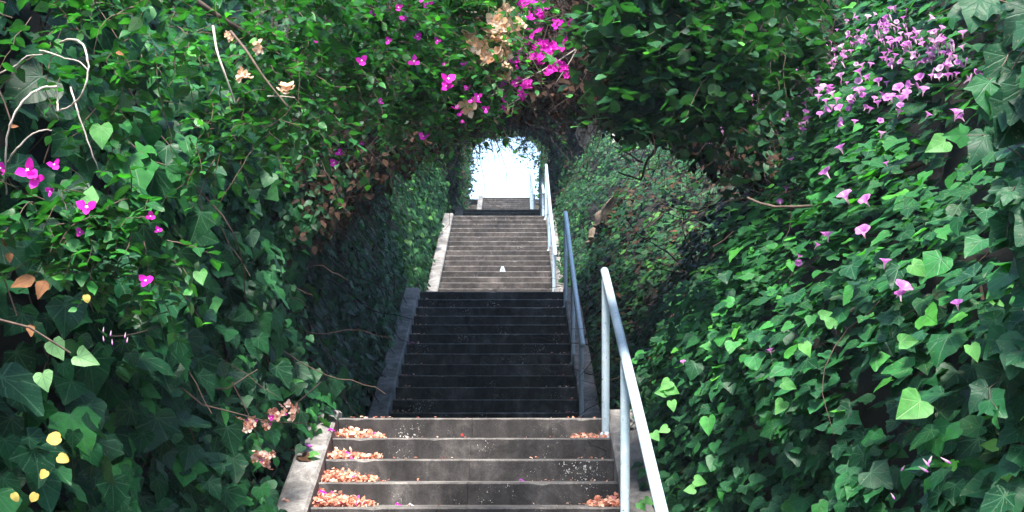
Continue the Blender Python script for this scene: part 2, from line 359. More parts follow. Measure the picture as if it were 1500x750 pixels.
# ------------------------------------------------------------------ swept surfaces (banks, hedges, canopy)
class Sweep:
    def __init__(s, secs, flip=1, amp=.12, scale=1.1, seed=1):
        s.D = np.array([a for a, _ in secs], float); s.S = np.array([b for _, b in secs], float)   # (nd, m, 2)
        s.flip = flip; s.amp = amp; s.scale = scale; s.seed = seed; s.m = s.S.shape[1]
    def raw(s, D, v):
        D = np.asarray(D, float); v = np.clip(np.asarray(v, float), 0, 1)*(s.m-1)
        i = np.clip(np.searchsorted(s.D, D, side='right')-1, 0, len(s.D)-2); u = np.clip((D-s.D[i])/(s.D[i+1]-s.D[i]), 0, 1)
        j = np.clip(v.astype(int), 0, s.m-2); w = v-j
        q = lambda a, b: s.S[a, b]
        p = ((q(i, j)*(1-w)[..., None]+q(i, j+1)*w[..., None])*(1-u)[..., None] + (q(i+1, j)*(1-w)[..., None]+q(i+1, j+1)*w[..., None])*u[..., None])
        return np.stack([p[..., 0], D, p[..., 1]], -1)
    def normal(s, D, v):
        a = s.raw(D, np.clip(v+.03, 0, 1)) - s.raw(D, np.clip(v-.03, 0, 1)); b = s.raw(D+.1, v) - s.raw(D-.1, v)
        return unit(np.cross(a, b))*s.flip
    def pts(s, D, v, off=0.):
        p = s.raw(D, v); n = s.normal(D, v)
        return p + n*((s.amp*nz(p, s.scale, s.seed))[..., None] + (off[..., None] if isinstance(off, np.ndarray) else off)), n
    def sample(s, n, dlo=None, dhi=None, v0=0, v1=1, dens=None):
        """area weighted samples"""
        lo = s.D[0] if dlo is None else dlo; hi = s.D[-1] if dhi is None else dhi
        D = rng.uniform(lo, hi, n*8); v = rng.uniform(v0, v1, n*8)
        a = s.raw(D, np.clip(v+.02, 0, 1)) - s.raw(D, np.clip(v-.02, 0, 1))
        w = np.linalg.norm(a, axis=1)
        if dens is not None: w = w*dens(s.raw(D, v))
        c = np.searchsorted(np.cumsum(w)/w.sum(), rng.uniform(0, 1, n)); c = np.minimum(c, len(D)-1)
        return D[c], v[c]
    def solid(s, name, mat, parent, off, thick, nd=60, nv=40, rough=.08, v0=0, v1=1, dmin=None, dmax=None):
        D = np.linspace(dmin or s.D[0], dmax or s.D[-1], nd)[:, None]*np.ones((1, nv)); v = np.linspace(v0, v1, nv)[None]*np.ones((nd, 1))
        f, n = s.pts(D, v, off); f = f + n*(rough*nz(f, .35, 7))[..., None]
        b = f - n*thick
        V = np.concatenate([f.reshape(-1, 3), b.reshape(-1, 3)]); K = nd*nv; F = []
        idx = np.arange(K).reshape(nd, nv)
        q = np.stack([idx[:-1, :-1], idx[:-1, 1:], idx[1:, 1:], idx[1:, :-1]], -1).reshape(-1, 4)
        F = [q, q[:, ::-1]+K]
        for e in (idx[0], idx[-1][::-1], idx[:, 0][::-1], idx[:, -1]):
            F.append(np.stack([e[:-1], e[1:], e[1:]+K, e[:-1]+K], -1))
        return mesh_obj(name, V, np.concatenate(F), mat, parent, smooth=True)

def wall_leaves(sw, tpl, n, size, depth=.22, nrm_up=.35, nj=.38, hang=1., v0=0, v1=1, dlo=None, dhi=None, dens=None, outw=1., rnd_pow=1., gap=None, cam=.5, shade=1., **kw):
    D, v = sw.sample(n, dlo, dhi, v0, v1, dens)
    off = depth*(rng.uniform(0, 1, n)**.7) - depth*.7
    P, Nw = sw.pts(D, v, off)
    if gap is not None:
        g = nz(P, gap[0], 9)*.5+.5
        k = g + rng.uniform(-.15, .15, n) + (off+depth*.7)/depth*.0 > gap[1]
        P, Nw, off = P[k], Nw[k], off[k]
    n = len(P)
    Nn = unit(Nw*outw + np.array([0, -cam, nrm_up]) + rng.normal(size=(n, 3))*nj)
    T = np.array([0, 0, -hang]) + Nw*.25 + rng.normal(size=(n, 3))*.45
    S = size*rng.uniform(.55, 1.25, n)
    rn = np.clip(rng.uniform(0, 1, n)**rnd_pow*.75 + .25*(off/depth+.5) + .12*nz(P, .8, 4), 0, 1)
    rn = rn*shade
    P = P - unit(T)*S[:, None]*.35
    return leaves(tpl, P, Nn, T, S, rnd=rn, **kw)

# ------------------------------------------------------------------ the stairway
RISE = .155; XC = -.31; HW = 1.024; XL, XR = XC-HW, XC+HW
FLIGHTS = [  # D of top nosing, tread, number of risers, Z of the top
    (9.7675, .3369, 12, .2350),
    (18.2954, .3792, 13, .2350+13*RISE),
    (28.5158, .3741, 19, .2350+32*RISE),
    (34.35, .375, 8, .2350+40*RISE),
    (56.4, .375, 30, .2350+70*RISE)]
Z0 = .2350-12*RISE
def fl(D):
    z = Z0
    for (dt, t, n, zt) in FLIGHTS:
        db = dt-(n-1)*t
        if D >= dt: z = zt; continue
        if D > db-t: return max(z, zt-(dt-D)/t*RISE)
        return z
    return z
def step_mesh(x0, x1, d0, d1, ztop, zbot, bev=.012):
    """one step: riser, worn nosing, tread (profile swept in x, with a slightly uneven edge)"""
    nx = max(2, int((x1-x0)/.06)); xs = np.linspace(x0, x1, nx)
    V = []
    for x in xs:
        e = random.gauss(0, .0012) + .0008*math.sin(x*5+d0*9); c = bev*(1+random.uniform(-.12, .15))
        if random.random() < .04: c *= 1.7
        V += [(x, d0, zbot), (x, d0+e, ztop-c), (x, d0+e+c*.35, ztop-c*.35), (x, d0+c, ztop+e*.4), (x, d1, ztop), (x, d1, zbot)]
    F = []; mi = []
    for i in range(nx-1):
        a = i*6; b = a+6
        for k in range(6):
            k2 = (k+1) % 6
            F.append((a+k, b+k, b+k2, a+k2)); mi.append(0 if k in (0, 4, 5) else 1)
    F.append(tuple(range(6))[::-1]); mi.append(0); F.append(tuple((nx-1)*6+k for k in range(6))); mi.append(0)
    return V, F, mi
def merge(ms):
    V = []; F = []; mi = []
    for v, f, m in ms:
        o = len(V); V += v; F += [tuple(i+o for i in g) for g in f]; mi += m
    return V, F, mi
FL_LABEL = ['nearest flight of broad stained concrete steps with petals along its left side',
            'dark second flight of concrete steps up to the second landing, in the deepest shade',
            'pale brownish third flight of steps with a small painted mark',
            'short hazy fourth flight just below the far opening, mostly hidden behind the third',
            'farthest bluish flight of steps rising to the bright opening']
def curb_mesh(x0, x1, pts, top=.05, base=.35, sub=1):
    """sloped side curb following pts [(D,z)] of the nosing line, chamfered"""
    c = .018; n = len(pts); V = []
    for (D, z) in pts:
        j = random.gauss(0, .003)
        V += [(x0, D, z-base), (x0, D, z+top-c+j), (x0+c, D, z+top+j), (x1-c, D, z+top+j), (x1, D, z+top-c+j), (x1, D, z-base)]
    F = []
    for i in range(n-1):
        a = i*6; b = a+6
        for k in range(6):
            k2 = (k+1) % 6; F.append((a+k, a+k2, b+k2, b+k))
    F.append(tuple(range(6))); F.append(tuple((n-1)*6+k for k in range(6))[::-1])
    return V, F, [0]*len(F)
flights = []
for fi, (dt, t, n, zt) in enumerate(FLIGHTS):
    db = dt-(n-1)*t; zb = zt-n*RISE
    f = empty('stair_flight', (XC, db, zb), FL_LABEL[fi], 'stairs', 'flights of the concrete stairway')
    flights.append(f)
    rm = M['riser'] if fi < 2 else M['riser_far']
    for k in range(n):
        d0 = db+k*t; z = zb+(k+1)*RISE
        d1 = d0+t+.05 if k < n-1 else d0+.36
        if fi == 0:   # construction joint down the middle of the lowest flight
            ms = [step_mesh(XL, XC-.0012-.004, d0, d1, z, z-RISE-.12), step_mesh(XC+.0012-.004, XR, d0, d1, z, z-RISE-.12)]
            V, F, mi = merge(ms)
        else: V, F, mi = step_mesh(XL, XR, d0, d1, z, z-RISE-.12)
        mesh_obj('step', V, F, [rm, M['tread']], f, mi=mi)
    for sd, (a, b) in enumerate(((XL-.215, XL-.003), (XR+.003, XR+.215))):
        m_ = max(6, n*2)
        pts = [(db-.30+(dt+.02-(db-.30))*i/(m_-1), 0) for i in range(m_)]
        pts = [(D, zb+RISE+(D-db)/t*RISE) for D, _ in pts]
        pts.append((dt+.22, zt+.005))
        V, F, mi = curb_mesh(a, b, pts, top=.055, base=.5)
        mesh_obj('curb', V, F, M['curb'], f)

# landings
def slab(name, d0, d1, z, wl=XL-.22, wr=XR+.22):
    V = []; F = []; nx, ny = 14, max(3, int((d1-d0)/.3))
    for i in range(nx+1):
        for j in range(ny+1):
            V.append((wl+(wr-wl)*i/nx, d0+(d1-d0)*j/ny, z+random.gauss(0, .0008)))
    for i in range(nx):
        for j in range(ny):
            a = i*(ny+1)+j; F.append((a, a+ny+1, a+ny+2, a+1))
    o = len(V)
    V += [(wl, d0, z-.2), (wr, d0, z-.2), (wr, d1, z-.2), (wl, d1, z-.2)]
    e = [[i*(ny+1) for i in range(nx+1)], [nx*(ny+1)+j for j in range(ny+1)], [i*(ny+1)+ny for i in range(nx, -1, -1)], [j for j in range(ny, -1, -1)]]
    for k in range(4): F.append(tuple([o+k]+e[k][:0]+[e[k][0]]+e[k][1:]+[o+(k+1) % 4])[::-1])
    F.append((o+3, o+2, o+1, o)[::1])
    props(mesh_obj(name, V, F, M['tread']), kind='structure')
slab('landing', FLIGHTS[0][0]+.362, FLIGHTS[1][0]-12*FLIGHTS[1][1]-.004, FLIGHTS[0][3]-.004)
slab('landing', FLIGHTS[1][0]+.362, FLIGHTS[2][0]-18*FLIGHTS[2][1]-.004, FLIGHTS[1][3]-.004)
slab('landing', FLIGHTS[2][0]+.362, FLIGHTS[3][0]-7*FLIGHTS[3][1]-.004, FLIGHTS[2][3]-.004)
slab('landing', FLIGHTS[3][0]+.362, FLIGHTS[4][0]-29*FLIGHTS[4][1]-.004, FLIGHTS[3][3]-.004)
slab('pavement', FLIGHTS[4][0]+.362, 64, FLIGHTS[4][3]-.004, -6, 5)
slab('pavement', -3, FLIGHTS[0][0]-11*FLIGHTS[0][1]-.004, Z0-.004)

# the letter-like mark on a riser of the third flight
f3 = flights[2]; dt, t, n, zt = FLIGHTS[2]
kz = 11; mz = zt-kz*RISE; md = dt-kz*t-.003
mx = (736-CX)*md/FP; h_ = .135; w_ = .085
def bar(x0, z0, x1, z1, w, d): 
    dx, dz = x1-x0, z1-z0; l = math.hypot(dx, dz); nx_, nz_ = -dz/l*w/2, dx/l*w/2
    q = [(x0-nx_, z0-nz_), (x1-nx_, z1-nz_), (x1+nx_, z1+nz_), (x0+nx_, z0+nz_)]
    return [(a, d, b) for a, b in q]+[(a, d+.002, b) for a, b in q], [(0, 1, 2, 3), (7, 6, 5, 4), (0, 4, 5, 1), (1, 5, 6, 2), (2, 6, 7, 3), (3, 7, 4, 0)]
Vm = []; Fm = []
for i, b_ in enumerate([(mx-.05, mz-.15, mx-.004, mz-.012, .03), (mx+.055, mz-.15, mx+.004, mz-.012, .034), (mx-.03, mz-.10, mx+.035, mz-.10, .022), (mx-.065, mz-.146, mx-.03, mz-.146, .014), (mx+.035, mz-.146, mx+.08, mz-.146, .016)]):
    v, f_ = bar(*b_, md-.0035-i*.0025); o = len(Vm); Vm += v; Fm += [tuple(q+o for q in g) for g in f_]
o_ = mesh_obj('painted_letter', Vm, Fm, M['paint'], f3); o_['label'] = 'small pale blue letter A painted on a riser'

# ------------------------------------------------------------------ ground
def build_ground():
    ds = np.unique(np.concatenate([np.linspace(-400, -20, 16), np.linspace(-20, 64, 340), np.linspace(64, 900, 30)]))
    xs = np.unique(np.concatenate([-np.geomspace(3, 700, 26), np.linspace(-3, 3, 61), np.geomspace(3, 700, 26)]))
    flv = np.array([fl(d) for d in ds])
    DD, XX = np.meshgrid(ds, xs, indexing='ij')
    Z = flv[:, None]*np.ones_like(XX) - .30
    l = np.clip((-XX-1.95)/1.0, 0, 1); r = np.clip((XX-1.4)/1.5, 0, 1)
    on = (np.clip((DD-1)/2.5, 0, 1)*np.clip((60-DD)/3, 0, 1))
    Z = Z + on*(l*1.6 + r*1.5)
    P = np.stack([XX, DD, Z], -1)
    Z = Z + np.where(np.maximum(l, r) > 0, .12*nz(P, 2.5, 2), 0)
    Z = np.where((DD > 60) | (DD < -3), Z+.26, Z)
    V = np.stack([XX, DD, Z], -1).reshape(-1, 3); a, b = XX.shape; idx = np.arange(a*b).reshape(a, b)
    F = np.stack([idx[:-1, :-1], idx[:-1, 1:], idx[1:, 1:], idx[1:, :-1]], -1).reshape(-1, 4)
    props(mesh_obj('ground', V, F, M['ground'], smooth=True), kind='structure')
build_ground()

# ------------------------------------------------------------------ handrails
def pipe(pts, r, sides=16, cap=True, k=None):
    P = np.asarray(pts, float)
    if k: P = smooth_path(P, k)
    V, F = tubes(P[None], np.full((1, len(P)), r), sides)
    V = list(map(tuple, V)); F = [tuple(f) for f in F]
    if cap:   # domed ends
        for e, s in ((0, -1), (len(P)-1, 1)):
            d = unit(P[1]-P[0])*-1 if e == 0 else unit(P[-1]-P[-2])
            prev = list(range(e*sides, e*sides+sides))
            for q, (rr, dd) in enumerate(((.8, .5), (.45, .8))):
                o = len(V)
                for i in range(sides):
                    c = np.array(V[e*sides+i])-P[e]; V.append(tuple(P[e]+c*rr+d*r*dd))
                for i in range(sides):
                    g = (prev[i], prev[(i+1) % sides], o+(i+1) % sides, o+i)
                    F.append(g if e else g[::-1])
                prev = list(range(o, o+sides))
            F.append(tuple(prev) if e else tuple(prev[::-1]))
    return V, F
XRAIL = .70
def handrail(label, rail_px, posts, x=XRAIL, r=.031, rp=.030, under=None):
    """rail_px [(D,Z)] along the rail; posts [D]"""
    base = fl(rail_px[0][0])
    h = empty('handrail', (x, rail_px[0][0], base), label, 'handrail', 'handrails along the right of the stairs')
    V, F = pipe([(x, d, z) for d, z in rail_px], r)
    mesh_obj('rail', V, F, M['steel'], h, smooth=True)
    ds = [p[0] for p in rail_px]; zs = [p[1] for p in rail_px]
    o = np.argsort(ds)
    for d in posts:
        zt_ = float(np.interp(d, np.array(ds)[o], np.array(zs)[o]))
        # stands on the tread under it
        zb_ = tread_z(d)
        V, F = pipe([(x-.004, d, zb_-.02), (x-.004, d, zb_+.3), (x-.004, d, zt_-.012)], rp, cap=False)
        mesh_obj('post', V, F, M['steel'], h, smooth=True)
        V, F = pipe([(x-.004, d, zb_-.004), (x-.004, d, zb_+.010)], rp*1.75, cap=True)
        mesh_obj('base_plate', V, F, M['steel'], h, smooth=True)
    return h
def tread_z(D):
    z = Z0
    for (dt, t, n, zt) in FLIGHTS:
        for k in range(n):
            if D >= dt-(n-1-k)*t: z = zt-(n-1-k)*RISE
    return z
def zp(py, D): return (CY-py)*D/FP
handrail('thick pale blue handrail nearest the camera, on three posts beside the lowest steps',
         [(9.78, zp(397, 9.78)), (7.9, zp(528, 7.9)), (5.99, zp(752, 5.99)), (5.45, -.62)], [9.60, 7.93, 5.75], x=.697)
handrail('darker blue grey handrail beside the dark second flight, ending above the landing',
         [(17.85, zp(312, 17.85)), (15.45, zp(408, 15.45)), (13.45, zp(505, 13.45))], [17.72, 15.5, 13.55], x=.727, rp=.026)
handrail('pale handrail standing out against the bright opening beside the third flight',
         [(28.45, zp(242, 28.45)), (25.2, zp(308, 25.2)), (22.2, zp(373, 22.2))], [28.2, 25.7, 22.75], x=.73, rp=.034)
handrail('short distant handrail beside the fourth flight, seen behind the third one',
         [(35.6, zp(247, 35.6)), (33.5, zp(262, 33.5)), (31.4, zp(283, 31.4))], [35.5, 33.5, 31.6], x=.745)
handrail('thin farthest handrail washed out in the bright opening at the top',
         [(57.2, zp(247, 57.2)), (51, zp(262, 51)), (45.4, zp(286, 45.4))], [57, 54, 51, 48, 45.6], x=.75)

# ------------------------------------------------------------------ swept hedges and banks
def secs(f, Ds): return [(d, f(d)) for d in Ds]
def lerp(a, b, t): t = min(1, max(0, t)); return a+(b-a)*t
DN = [1.5, 2.5, 3.5, 4.5, 5.5, 6.5, 7.5, 8.5, 9.3, 10.0]
def left_near(D):
    q = lerp(0, 1, (D-3)/4)
    b = fl(D)
    return [(-1.60, b-.3), (-1.60, b+.35), (-1.58-.10*q, .35), (-1.66-.12*q, 1.0), (-1.78-.1*q, 2.0), (-2.1, 3.2), (-2.7, 4.4), (-3.7, 5.2)]
SL1 = Sweep(secs(left_near, DN), flip=-1, amp=.23, scale=1.15, seed=1)
def left_mid(D):
    b = fl(D)
    return [(-1.62, b-.3), (-1.66, b+.3), (-1.78, b+.9), (-1.95, b+1.6), (-2.1, b+2.4), (-2.3, b+3.4), (-2.8, b+4.2)]
SL2 = Sweep(secs(left_mid, [9.4, 11, 13, 15, 17, 19.0]), flip=-1, amp=.16, scale=1.4, seed=2)
SL3 = Sweep(secs(lambda D: [(-1.62, fl(D)-.3), (-1.66, fl(D)+.4), (-1.74, fl(D)+1.0), (-1.80, fl(D)+1.8), (-1.95, fl(D)+2.6), (-2.3, fl(D)+3.6), (-2.9, fl(D)+4.4)], np.linspace(18.6, 31.5, 9)), flip=-1, amp=.14, scale=1.2, seed=3)
def right_near(D):
    x0 = lerp(1.22, 1.0, (D-4.5)/3); b = fl(D); q = lerp(0, 1, (D-7.6)/1.6)
    return [(x0, b-.3), (x0, lerp(-.5, b+.25, (D-5)/3)), (x0+.05, .3), (x0+.16+.05*q, .75), (x0+.40+.15*q, 1.25-.0*q), (x0+.70+.5*q, 1.9-.3*q), (x0+1.10+.6*q, 2.7-.2*q), (x0+1.7+.5*q, 3.6), (x0+2.6+.5*q, 4.6)]
SR1 = Sweep(secs(right_near, DN), flip=1, amp=.15, scale=1.1, seed=4)
def right_mid(D):
    b = fl(D)
    return [(.97, b-.4), (.98, b+.08), (1.15, b+.55), (1.42, b+1.15), (1.85, b+1.8), (2.6, b+2.4), (4., b+2.9)]
SR2 = Sweep(secs(right_mid, np.linspace(9.6, 31.5, 14)), flip=1, amp=.14, scale=1.2, seed=5)

def plant(name, loc, label, cat='hedge', group=None): return empty(name, loc, label, cat, group)

# --- near left ivy hedge
ivy1 = plant('ivy_hedge', (-1.9, 5.5, Z0), 'tall wall of large dark ivy leaves filling the left foreground', 'ivy hedge')
SL1.solid('dark_core', M['core_shade'], ivy1, -.42, .9, 70, 50, v0=.14, dmax=9.3)  # solid backing added behind the leaves so the gaps look shaded
vis = lambda p: np.where((np.abs(p[:, 2]) < .36*p[:, 1]+.25) & (p[:, 2] > -.07*p[:, 1]-.25) & (p[:, 1] > 3.2), 1., .22)
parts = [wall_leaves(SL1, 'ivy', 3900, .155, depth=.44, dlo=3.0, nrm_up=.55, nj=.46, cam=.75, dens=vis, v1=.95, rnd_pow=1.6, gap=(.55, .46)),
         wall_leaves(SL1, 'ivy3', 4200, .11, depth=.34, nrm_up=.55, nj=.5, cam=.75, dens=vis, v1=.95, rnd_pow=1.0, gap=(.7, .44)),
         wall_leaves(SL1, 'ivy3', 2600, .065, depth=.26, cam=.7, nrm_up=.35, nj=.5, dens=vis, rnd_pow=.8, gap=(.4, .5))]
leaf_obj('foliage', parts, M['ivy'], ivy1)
def wall_stems(sw, n, L, r, mat, parent, name, off=-.08, v0=0., v1=.9, dvec=(0, .25, -1.), nod=9, wob=.22, dlo=None, dhi=None):
    D, v = sw.sample(n, dlo, dhi, v0, v1)
    P, Nw = sw.pts(D, v, off)
    d = np.array(dvec)+rng.normal(size=(n, 3))*.5
    path, rad = shoots(P, d, nod, L*rng.uniform(.5, 1.3, n)/nod, grav=.02, wob=wob, r=r)
    V, F = tubes(path, rad, 4)
    return props(mesh_obj('tangled_stems', V, F, mat, parent, smooth=True), kind='stuff')
wall_stems(SL1, 260, .9, .006, M['bark'], ivy1, 'stems', off=-.1)

# --- left hedge inside the covered part
ivy2 = plant('ivy_hedge', (-1.95, 14, Z0), 'dim ivy wall under the leafy arch, left of the dark second flight', 'ivy hedge')
SL2.solid('dark_core', M['core_shade'], ivy2, -.26, .8, 40, 30, v0=.14, dmin=9.9)
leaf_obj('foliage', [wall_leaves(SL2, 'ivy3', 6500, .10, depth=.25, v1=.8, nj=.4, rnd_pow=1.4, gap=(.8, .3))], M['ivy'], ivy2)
wall_stems(SL2, 300, .9, .006, M['dead_twig'], ivy2, 'stems', off=.0)
# --- left ivy wall in the daylight gap
ivy3 = plant('ivy_hedge', (-1.9, 24, 2), 'bright green leafy wall left of the pale third flight, lit from above', 'ivy hedge')
SL3.solid('dark_core', M['core_shade'], ivy3, -.22, .8, 50, 30, v0=.12)
leaf_obj('foliage', [wall_leaves(SL3, 'heart', 9000, .10, depth=.28, v1=.85, nj=.45, rnd_pow=.9, nrm_up=.5, gap=(.8, .25))], M['ivy_far'], ivy3)
# --- right bank, near
glory = plant('morning_glory', (1.5, 5.5, Z0), 'sprawling bank of heart-shaped leaves and pink purple trumpet flowers on the right', 'morning glory')
SR1.solid('dark_core', M['core_shade'], glory, -.30, .9, 70, 50, v0=.12, dmax=9.3)
upz = lambda p: np.where((p[:, 2] < .36*p[:, 1]+.3) & (p[:, 2] > -.07*p[:, 1]-.25) & (p[:, 1] > 2.9), 1., .2)
lowd = lambda p: upz(p)*np.clip((.9-p[:, 2]/p[:, 1]*6)/.6+.0, .12, 1)
higd = lambda p: upz(p)*np.clip((p[:, 2]/p[:, 1]*6)/.8, .22, 1)
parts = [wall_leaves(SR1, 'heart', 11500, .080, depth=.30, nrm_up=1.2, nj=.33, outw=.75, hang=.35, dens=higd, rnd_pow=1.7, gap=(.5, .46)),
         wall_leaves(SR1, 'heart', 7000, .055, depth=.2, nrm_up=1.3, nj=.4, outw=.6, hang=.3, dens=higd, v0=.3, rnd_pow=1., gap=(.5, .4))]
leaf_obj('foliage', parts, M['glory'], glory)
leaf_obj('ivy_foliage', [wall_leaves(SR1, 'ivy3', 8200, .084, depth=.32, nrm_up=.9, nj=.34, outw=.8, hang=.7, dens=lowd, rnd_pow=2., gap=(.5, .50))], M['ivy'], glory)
wall_stems(SR1, 120, .6, .003, M['bark'], glory, 'stems', off=-.06, dvec=(-.05, 0, -.8))
# --- right bank farther up
bank2 = plant('ivy_bank', (1.7, 18, 0), 'low green ivy bank right of the second and third flights', 'ivy bank')
SR2.solid('dark_core', M['core_shade'], bank2, -.16, .8, 90, 30, v0=.16, dmin=10.1)
leaf_obj('foliage', [wall_leaves(SR2, 'heart', 19000, .085, depth=.2, v1=.9, nj=.42, rnd_pow=1.3, nrm_up=.9, hang=.4, gap=(.8, .28))], M['ivy_far'], bank2)
leaf_obj('dead_leaves', [wall_leaves(SR2, 'ovate', 1500, .08, depth=.16, v1=.9, nj=.6, nrm_up=.7, hang=.2, dhi=19)], M['litter'], bank2)
wall_stems(SR2, 260, .8, .006, M['dead_twig'], bank2, 'stems', off=.04, dvec=(-.3, -.3, -.3))

# ------------------------------------------------------------------ covered arches
def cz(D): return 2.66+(D-9.8)*.262
def arch1(D):
    D = max(D, 9.6)
    c = cz(D); dl = lerp(1., .62, (D-10)/6)
    g = lerp(0, 1, (D-10.8)/1.8)
    return [(-2.6, c-1.9*dl), (-1.9, c-1.45*dl), (-1.45, c-.95*dl), (-1.03, c-.52*dl), (-.53, c-.22*dl), (0, c-.05), (.5, c), (lerp(.95, .8, g), c-.08), (lerp(1.25, .95, g), c-.2+.15*g), (lerp(1.7, 1.02, g), c-.5+.6*g), (lerp(2.5, 1.06, g), c-1.0+1.5*g), (lerp(3.4, 1.1, g), c-1.3+2.3*g)]
SA1 = Sweep(secs(arch1, [9.6, 11.5, 12.5, 13.5, 15., 17.6]), flip=1, amp=.14, scale=1.0, seed=6)
def arch2(D):
    c = 7.95+(D-31)*.232+.1
    w = lerp(0, 1, (D-31)/20)
    return [(-2.3, fl(D)-.5), (-2.15, fl(D)+.2), (-2.1, fl(D)+1.1), (-1.9, c-.55+.1*w), (-1.45, c-.12), (-.8, c), (0, c+.05), (.6, c), (1.1, c-.25), (1.35, c-.8), (1.3, fl(D)+1.2), (1.35, fl(D)+.2), (1.7, fl(D)-.5)]
SA2 = Sweep(secs(arch2, np.linspace(31.5, 57.5, 8)), flip=1, amp=.24, scale=1.5, seed=7)
_p, _n = SA1.pts(np.array([14.]), np.array([.5])); 
if _n[0, 2] > 0: SA1.flip = -1
_p, _n = SA2.pts(np.array([40.]), np.array([.5]));
if _n[0, 2] > 0: SA2.flip = -1
for s_, sgn, v_ in ((SL1, 1, .4), (SL2, 1, .4), (SL3, 1, .4), (SR1, -1, .4), (SR2, -1, .4)):
    assert s_.normal(np.array([s_.D.mean()]), np.array([v_]))[0, 0]*sgn > 0, 'normal'
can1 = plant('vine_canopy', (0, 14, 3.7), 'dark brown tangle of dead vine stems arching over the second flight', 'vine canopy')
SA1c = Sweep(secs(arch1, [10.3, 11.5, 12.5, 13.5, 15., 17.4]), flip=SA1.flip, amp=.14, scale=1.0, seed=6)
SA1c.solid('dark_core', M['core_shade'], can1, -.35, 1.5, 50, 60, rough=.14)  # solid core added inside the arch to block light from above
# leafy front face of the arch
def face_leaves(n, x0, x1, size, tpl, dz=(0, 2.3), Dr=(9.35, 10.25), **kw):
    rimx = np.array([q[0] for q in arch1(9.8)]); rimz = np.array([q[1] for q in arch1(9.8)])
    x = rng.uniform(x0, x1, n); z = np.interp(x, rimx, rimz)+dz[0]+(dz[1]-dz[0])*rng.uniform(0, 1, n)
    y = rng.uniform(Dr[0], Dr[1], n)+.25*nz(np.stack([x, x*0, z], 1), .8, 3)
    P = np.stack([x, y, z], 1); Nn = unit(np.array([0, -.8, .5])+rng.normal(size=(n, 3))*.45); T = np.array([0, -.2, -.9])+rng.normal(size=(n, 3))*.5
    return leaves(tpl, P, Nn, T, size*rng.uniform(.6, 1.25, n), rnd=rng.uniform(0, .7, n), **kw)
leaf_obj('front_foliage', [face_leaves(5200, -3.0, -.15, .075, 'ovate'), face_leaves(5200, .65, 3.6, .095, 'round'), face_leaves(500, -.2, .7, .07, 'ovate', dz=(.3, 2.3))], M['broad'], can1)
leaf_obj('front_dead_leaves', [face_leaves(4200, -.6, 1.2, .07, 'ovate'), face_leaves(2600, -1.6, 2.2, .07, 'ovate', dz=(-.1, .7))], M['litter'], can1)
# face of the arch: litter, dead twigs and a few live leaves
parts = [wall_leaves(SA1, 'ovate', 2800, .065, depth=.4, nj=.8, hang=1., nrm_up=0.)]
leaf_obj('dead_leaves', parts, M['litter'], can1)
wall_stems(SA1, 1600, .7, .0032, M['dead_twig'], can1, 'stems', off=-.02, v1=1., dvec=(0, 0, -.45), nod=8, wob=.35)
leaf_obj('foliage', [wall_leaves(SA1, 'heart', 1500, .07, depth=.35, nj=.6, v0=.55)], M['ivy_far'], can1)
def front_tangle(n, L, D0, D1, zlo, zhi, xlo, xhi):
    P = np.stack([rng.uniform(xlo, xhi, n), rng.uniform(D0, D1, n), rng.uniform(zlo, zhi, n)], 1)
    return shoots(P, rng.normal(size=(n, 3))*np.array([1, .4, 1])+np.array([0, 0, -.5]), 8, L*rng.uniform(.4, 1.2, n)/8, grav=.05, wob=.3, r=.0045)
# front rim of the arch
rim = np.array([arch1(9.6)[i] for i in range(3, 11)])
n = 1000; u = rng.uniform(0, len(rim)-1.001, n); i = u.astype(int); w = (u-i)[:, None]
P2 = rim[i]*(1-w)+rim[i+1]*w; hgt = rng.uniform(0, 1, n)**.8*1.6
P = np.stack([P2[:, 0], rng.uniform(9.0, 9.75, n)+0.*hgt, P2[:, 1]+hgt], 1)
path, rad = shoots(P, rng.normal(size=(n, 3))*np.array([1, .4, .8])+np.array([0, -.2, -.6]), 8, .7*rng.uniform(.4, 1.2, n)/8, grav=.04, wob=.3, r=.0026)
mesh_obj('hanging_twigs', *tubes(path, rad, 4), M['dead_twig'], can1, smooth=True)
k = rng.uniform(size=n) < .8
leaf_obj('withered_leaves', [shoot_leaves(path[k][:1500], 'ovate', .05, skip=.45)], M['litter'], can1)

can2 = plant('vine_canopy', (0, 44, 8), 'far leafy tunnel framing the bright opening at the top of the stairs', 'vine canopy')
SA2b = Sweep(secs(arch2, np.linspace(31.5, 44, 5)), flip=SA2.flip, amp=.24, scale=1.5, seed=7)
SA2b.solid('dark_core', M['core_shade'], can2, -.40, .6, 40, 70, rough=.14)
parts = [wall_leaves(SA2, 'far', 21000, .13, depth=.45, nj=.6, nrm_up=.2)]
leaf_obj('foliage', parts, M['ivy_far'], can2)
leaf_obj('dead_leaves', [wall_leaves(SA2, 'far', 5000, .12, depth=.45, nj=.7)], M['litter'], can2)
wall_stems(SA2, 900, .9, .010, M['dead_twig'], can2, 'stems', off=-.05, v1=1., dvec=(0, 0, -.1), nod=7, dhi=50)
SG = Sweep(secs(lambda D: [(-2.3, .275*D-.9), (-1.9, .275*D-.35), (-1.2, .275*D-.05), (-.4, .275*D), (.4, .275*D), (1.1, .275*D-.05), (1.7, .275*D-.3)], [18.4, 24, 32]), flip=-1, amp=.15, scale=1.2, seed=8)  # leaf sheet added overhead, out of view, to shade the third flight
leaf_obj('added_shade_leaves', [wall_leaves(SG, 'heart', 3000, .15, depth=.5, nj=.6, gap=(1.2, .34))], M['ivy_far'], can2)
wall_stems(SG, 130, 1.6, .009, M['dead_twig'], can2, 'stems', off=.0, v1=1., dvec=(1, .3, 0), nod=8, wob=.2)  # stems belonging to the added shading sheet
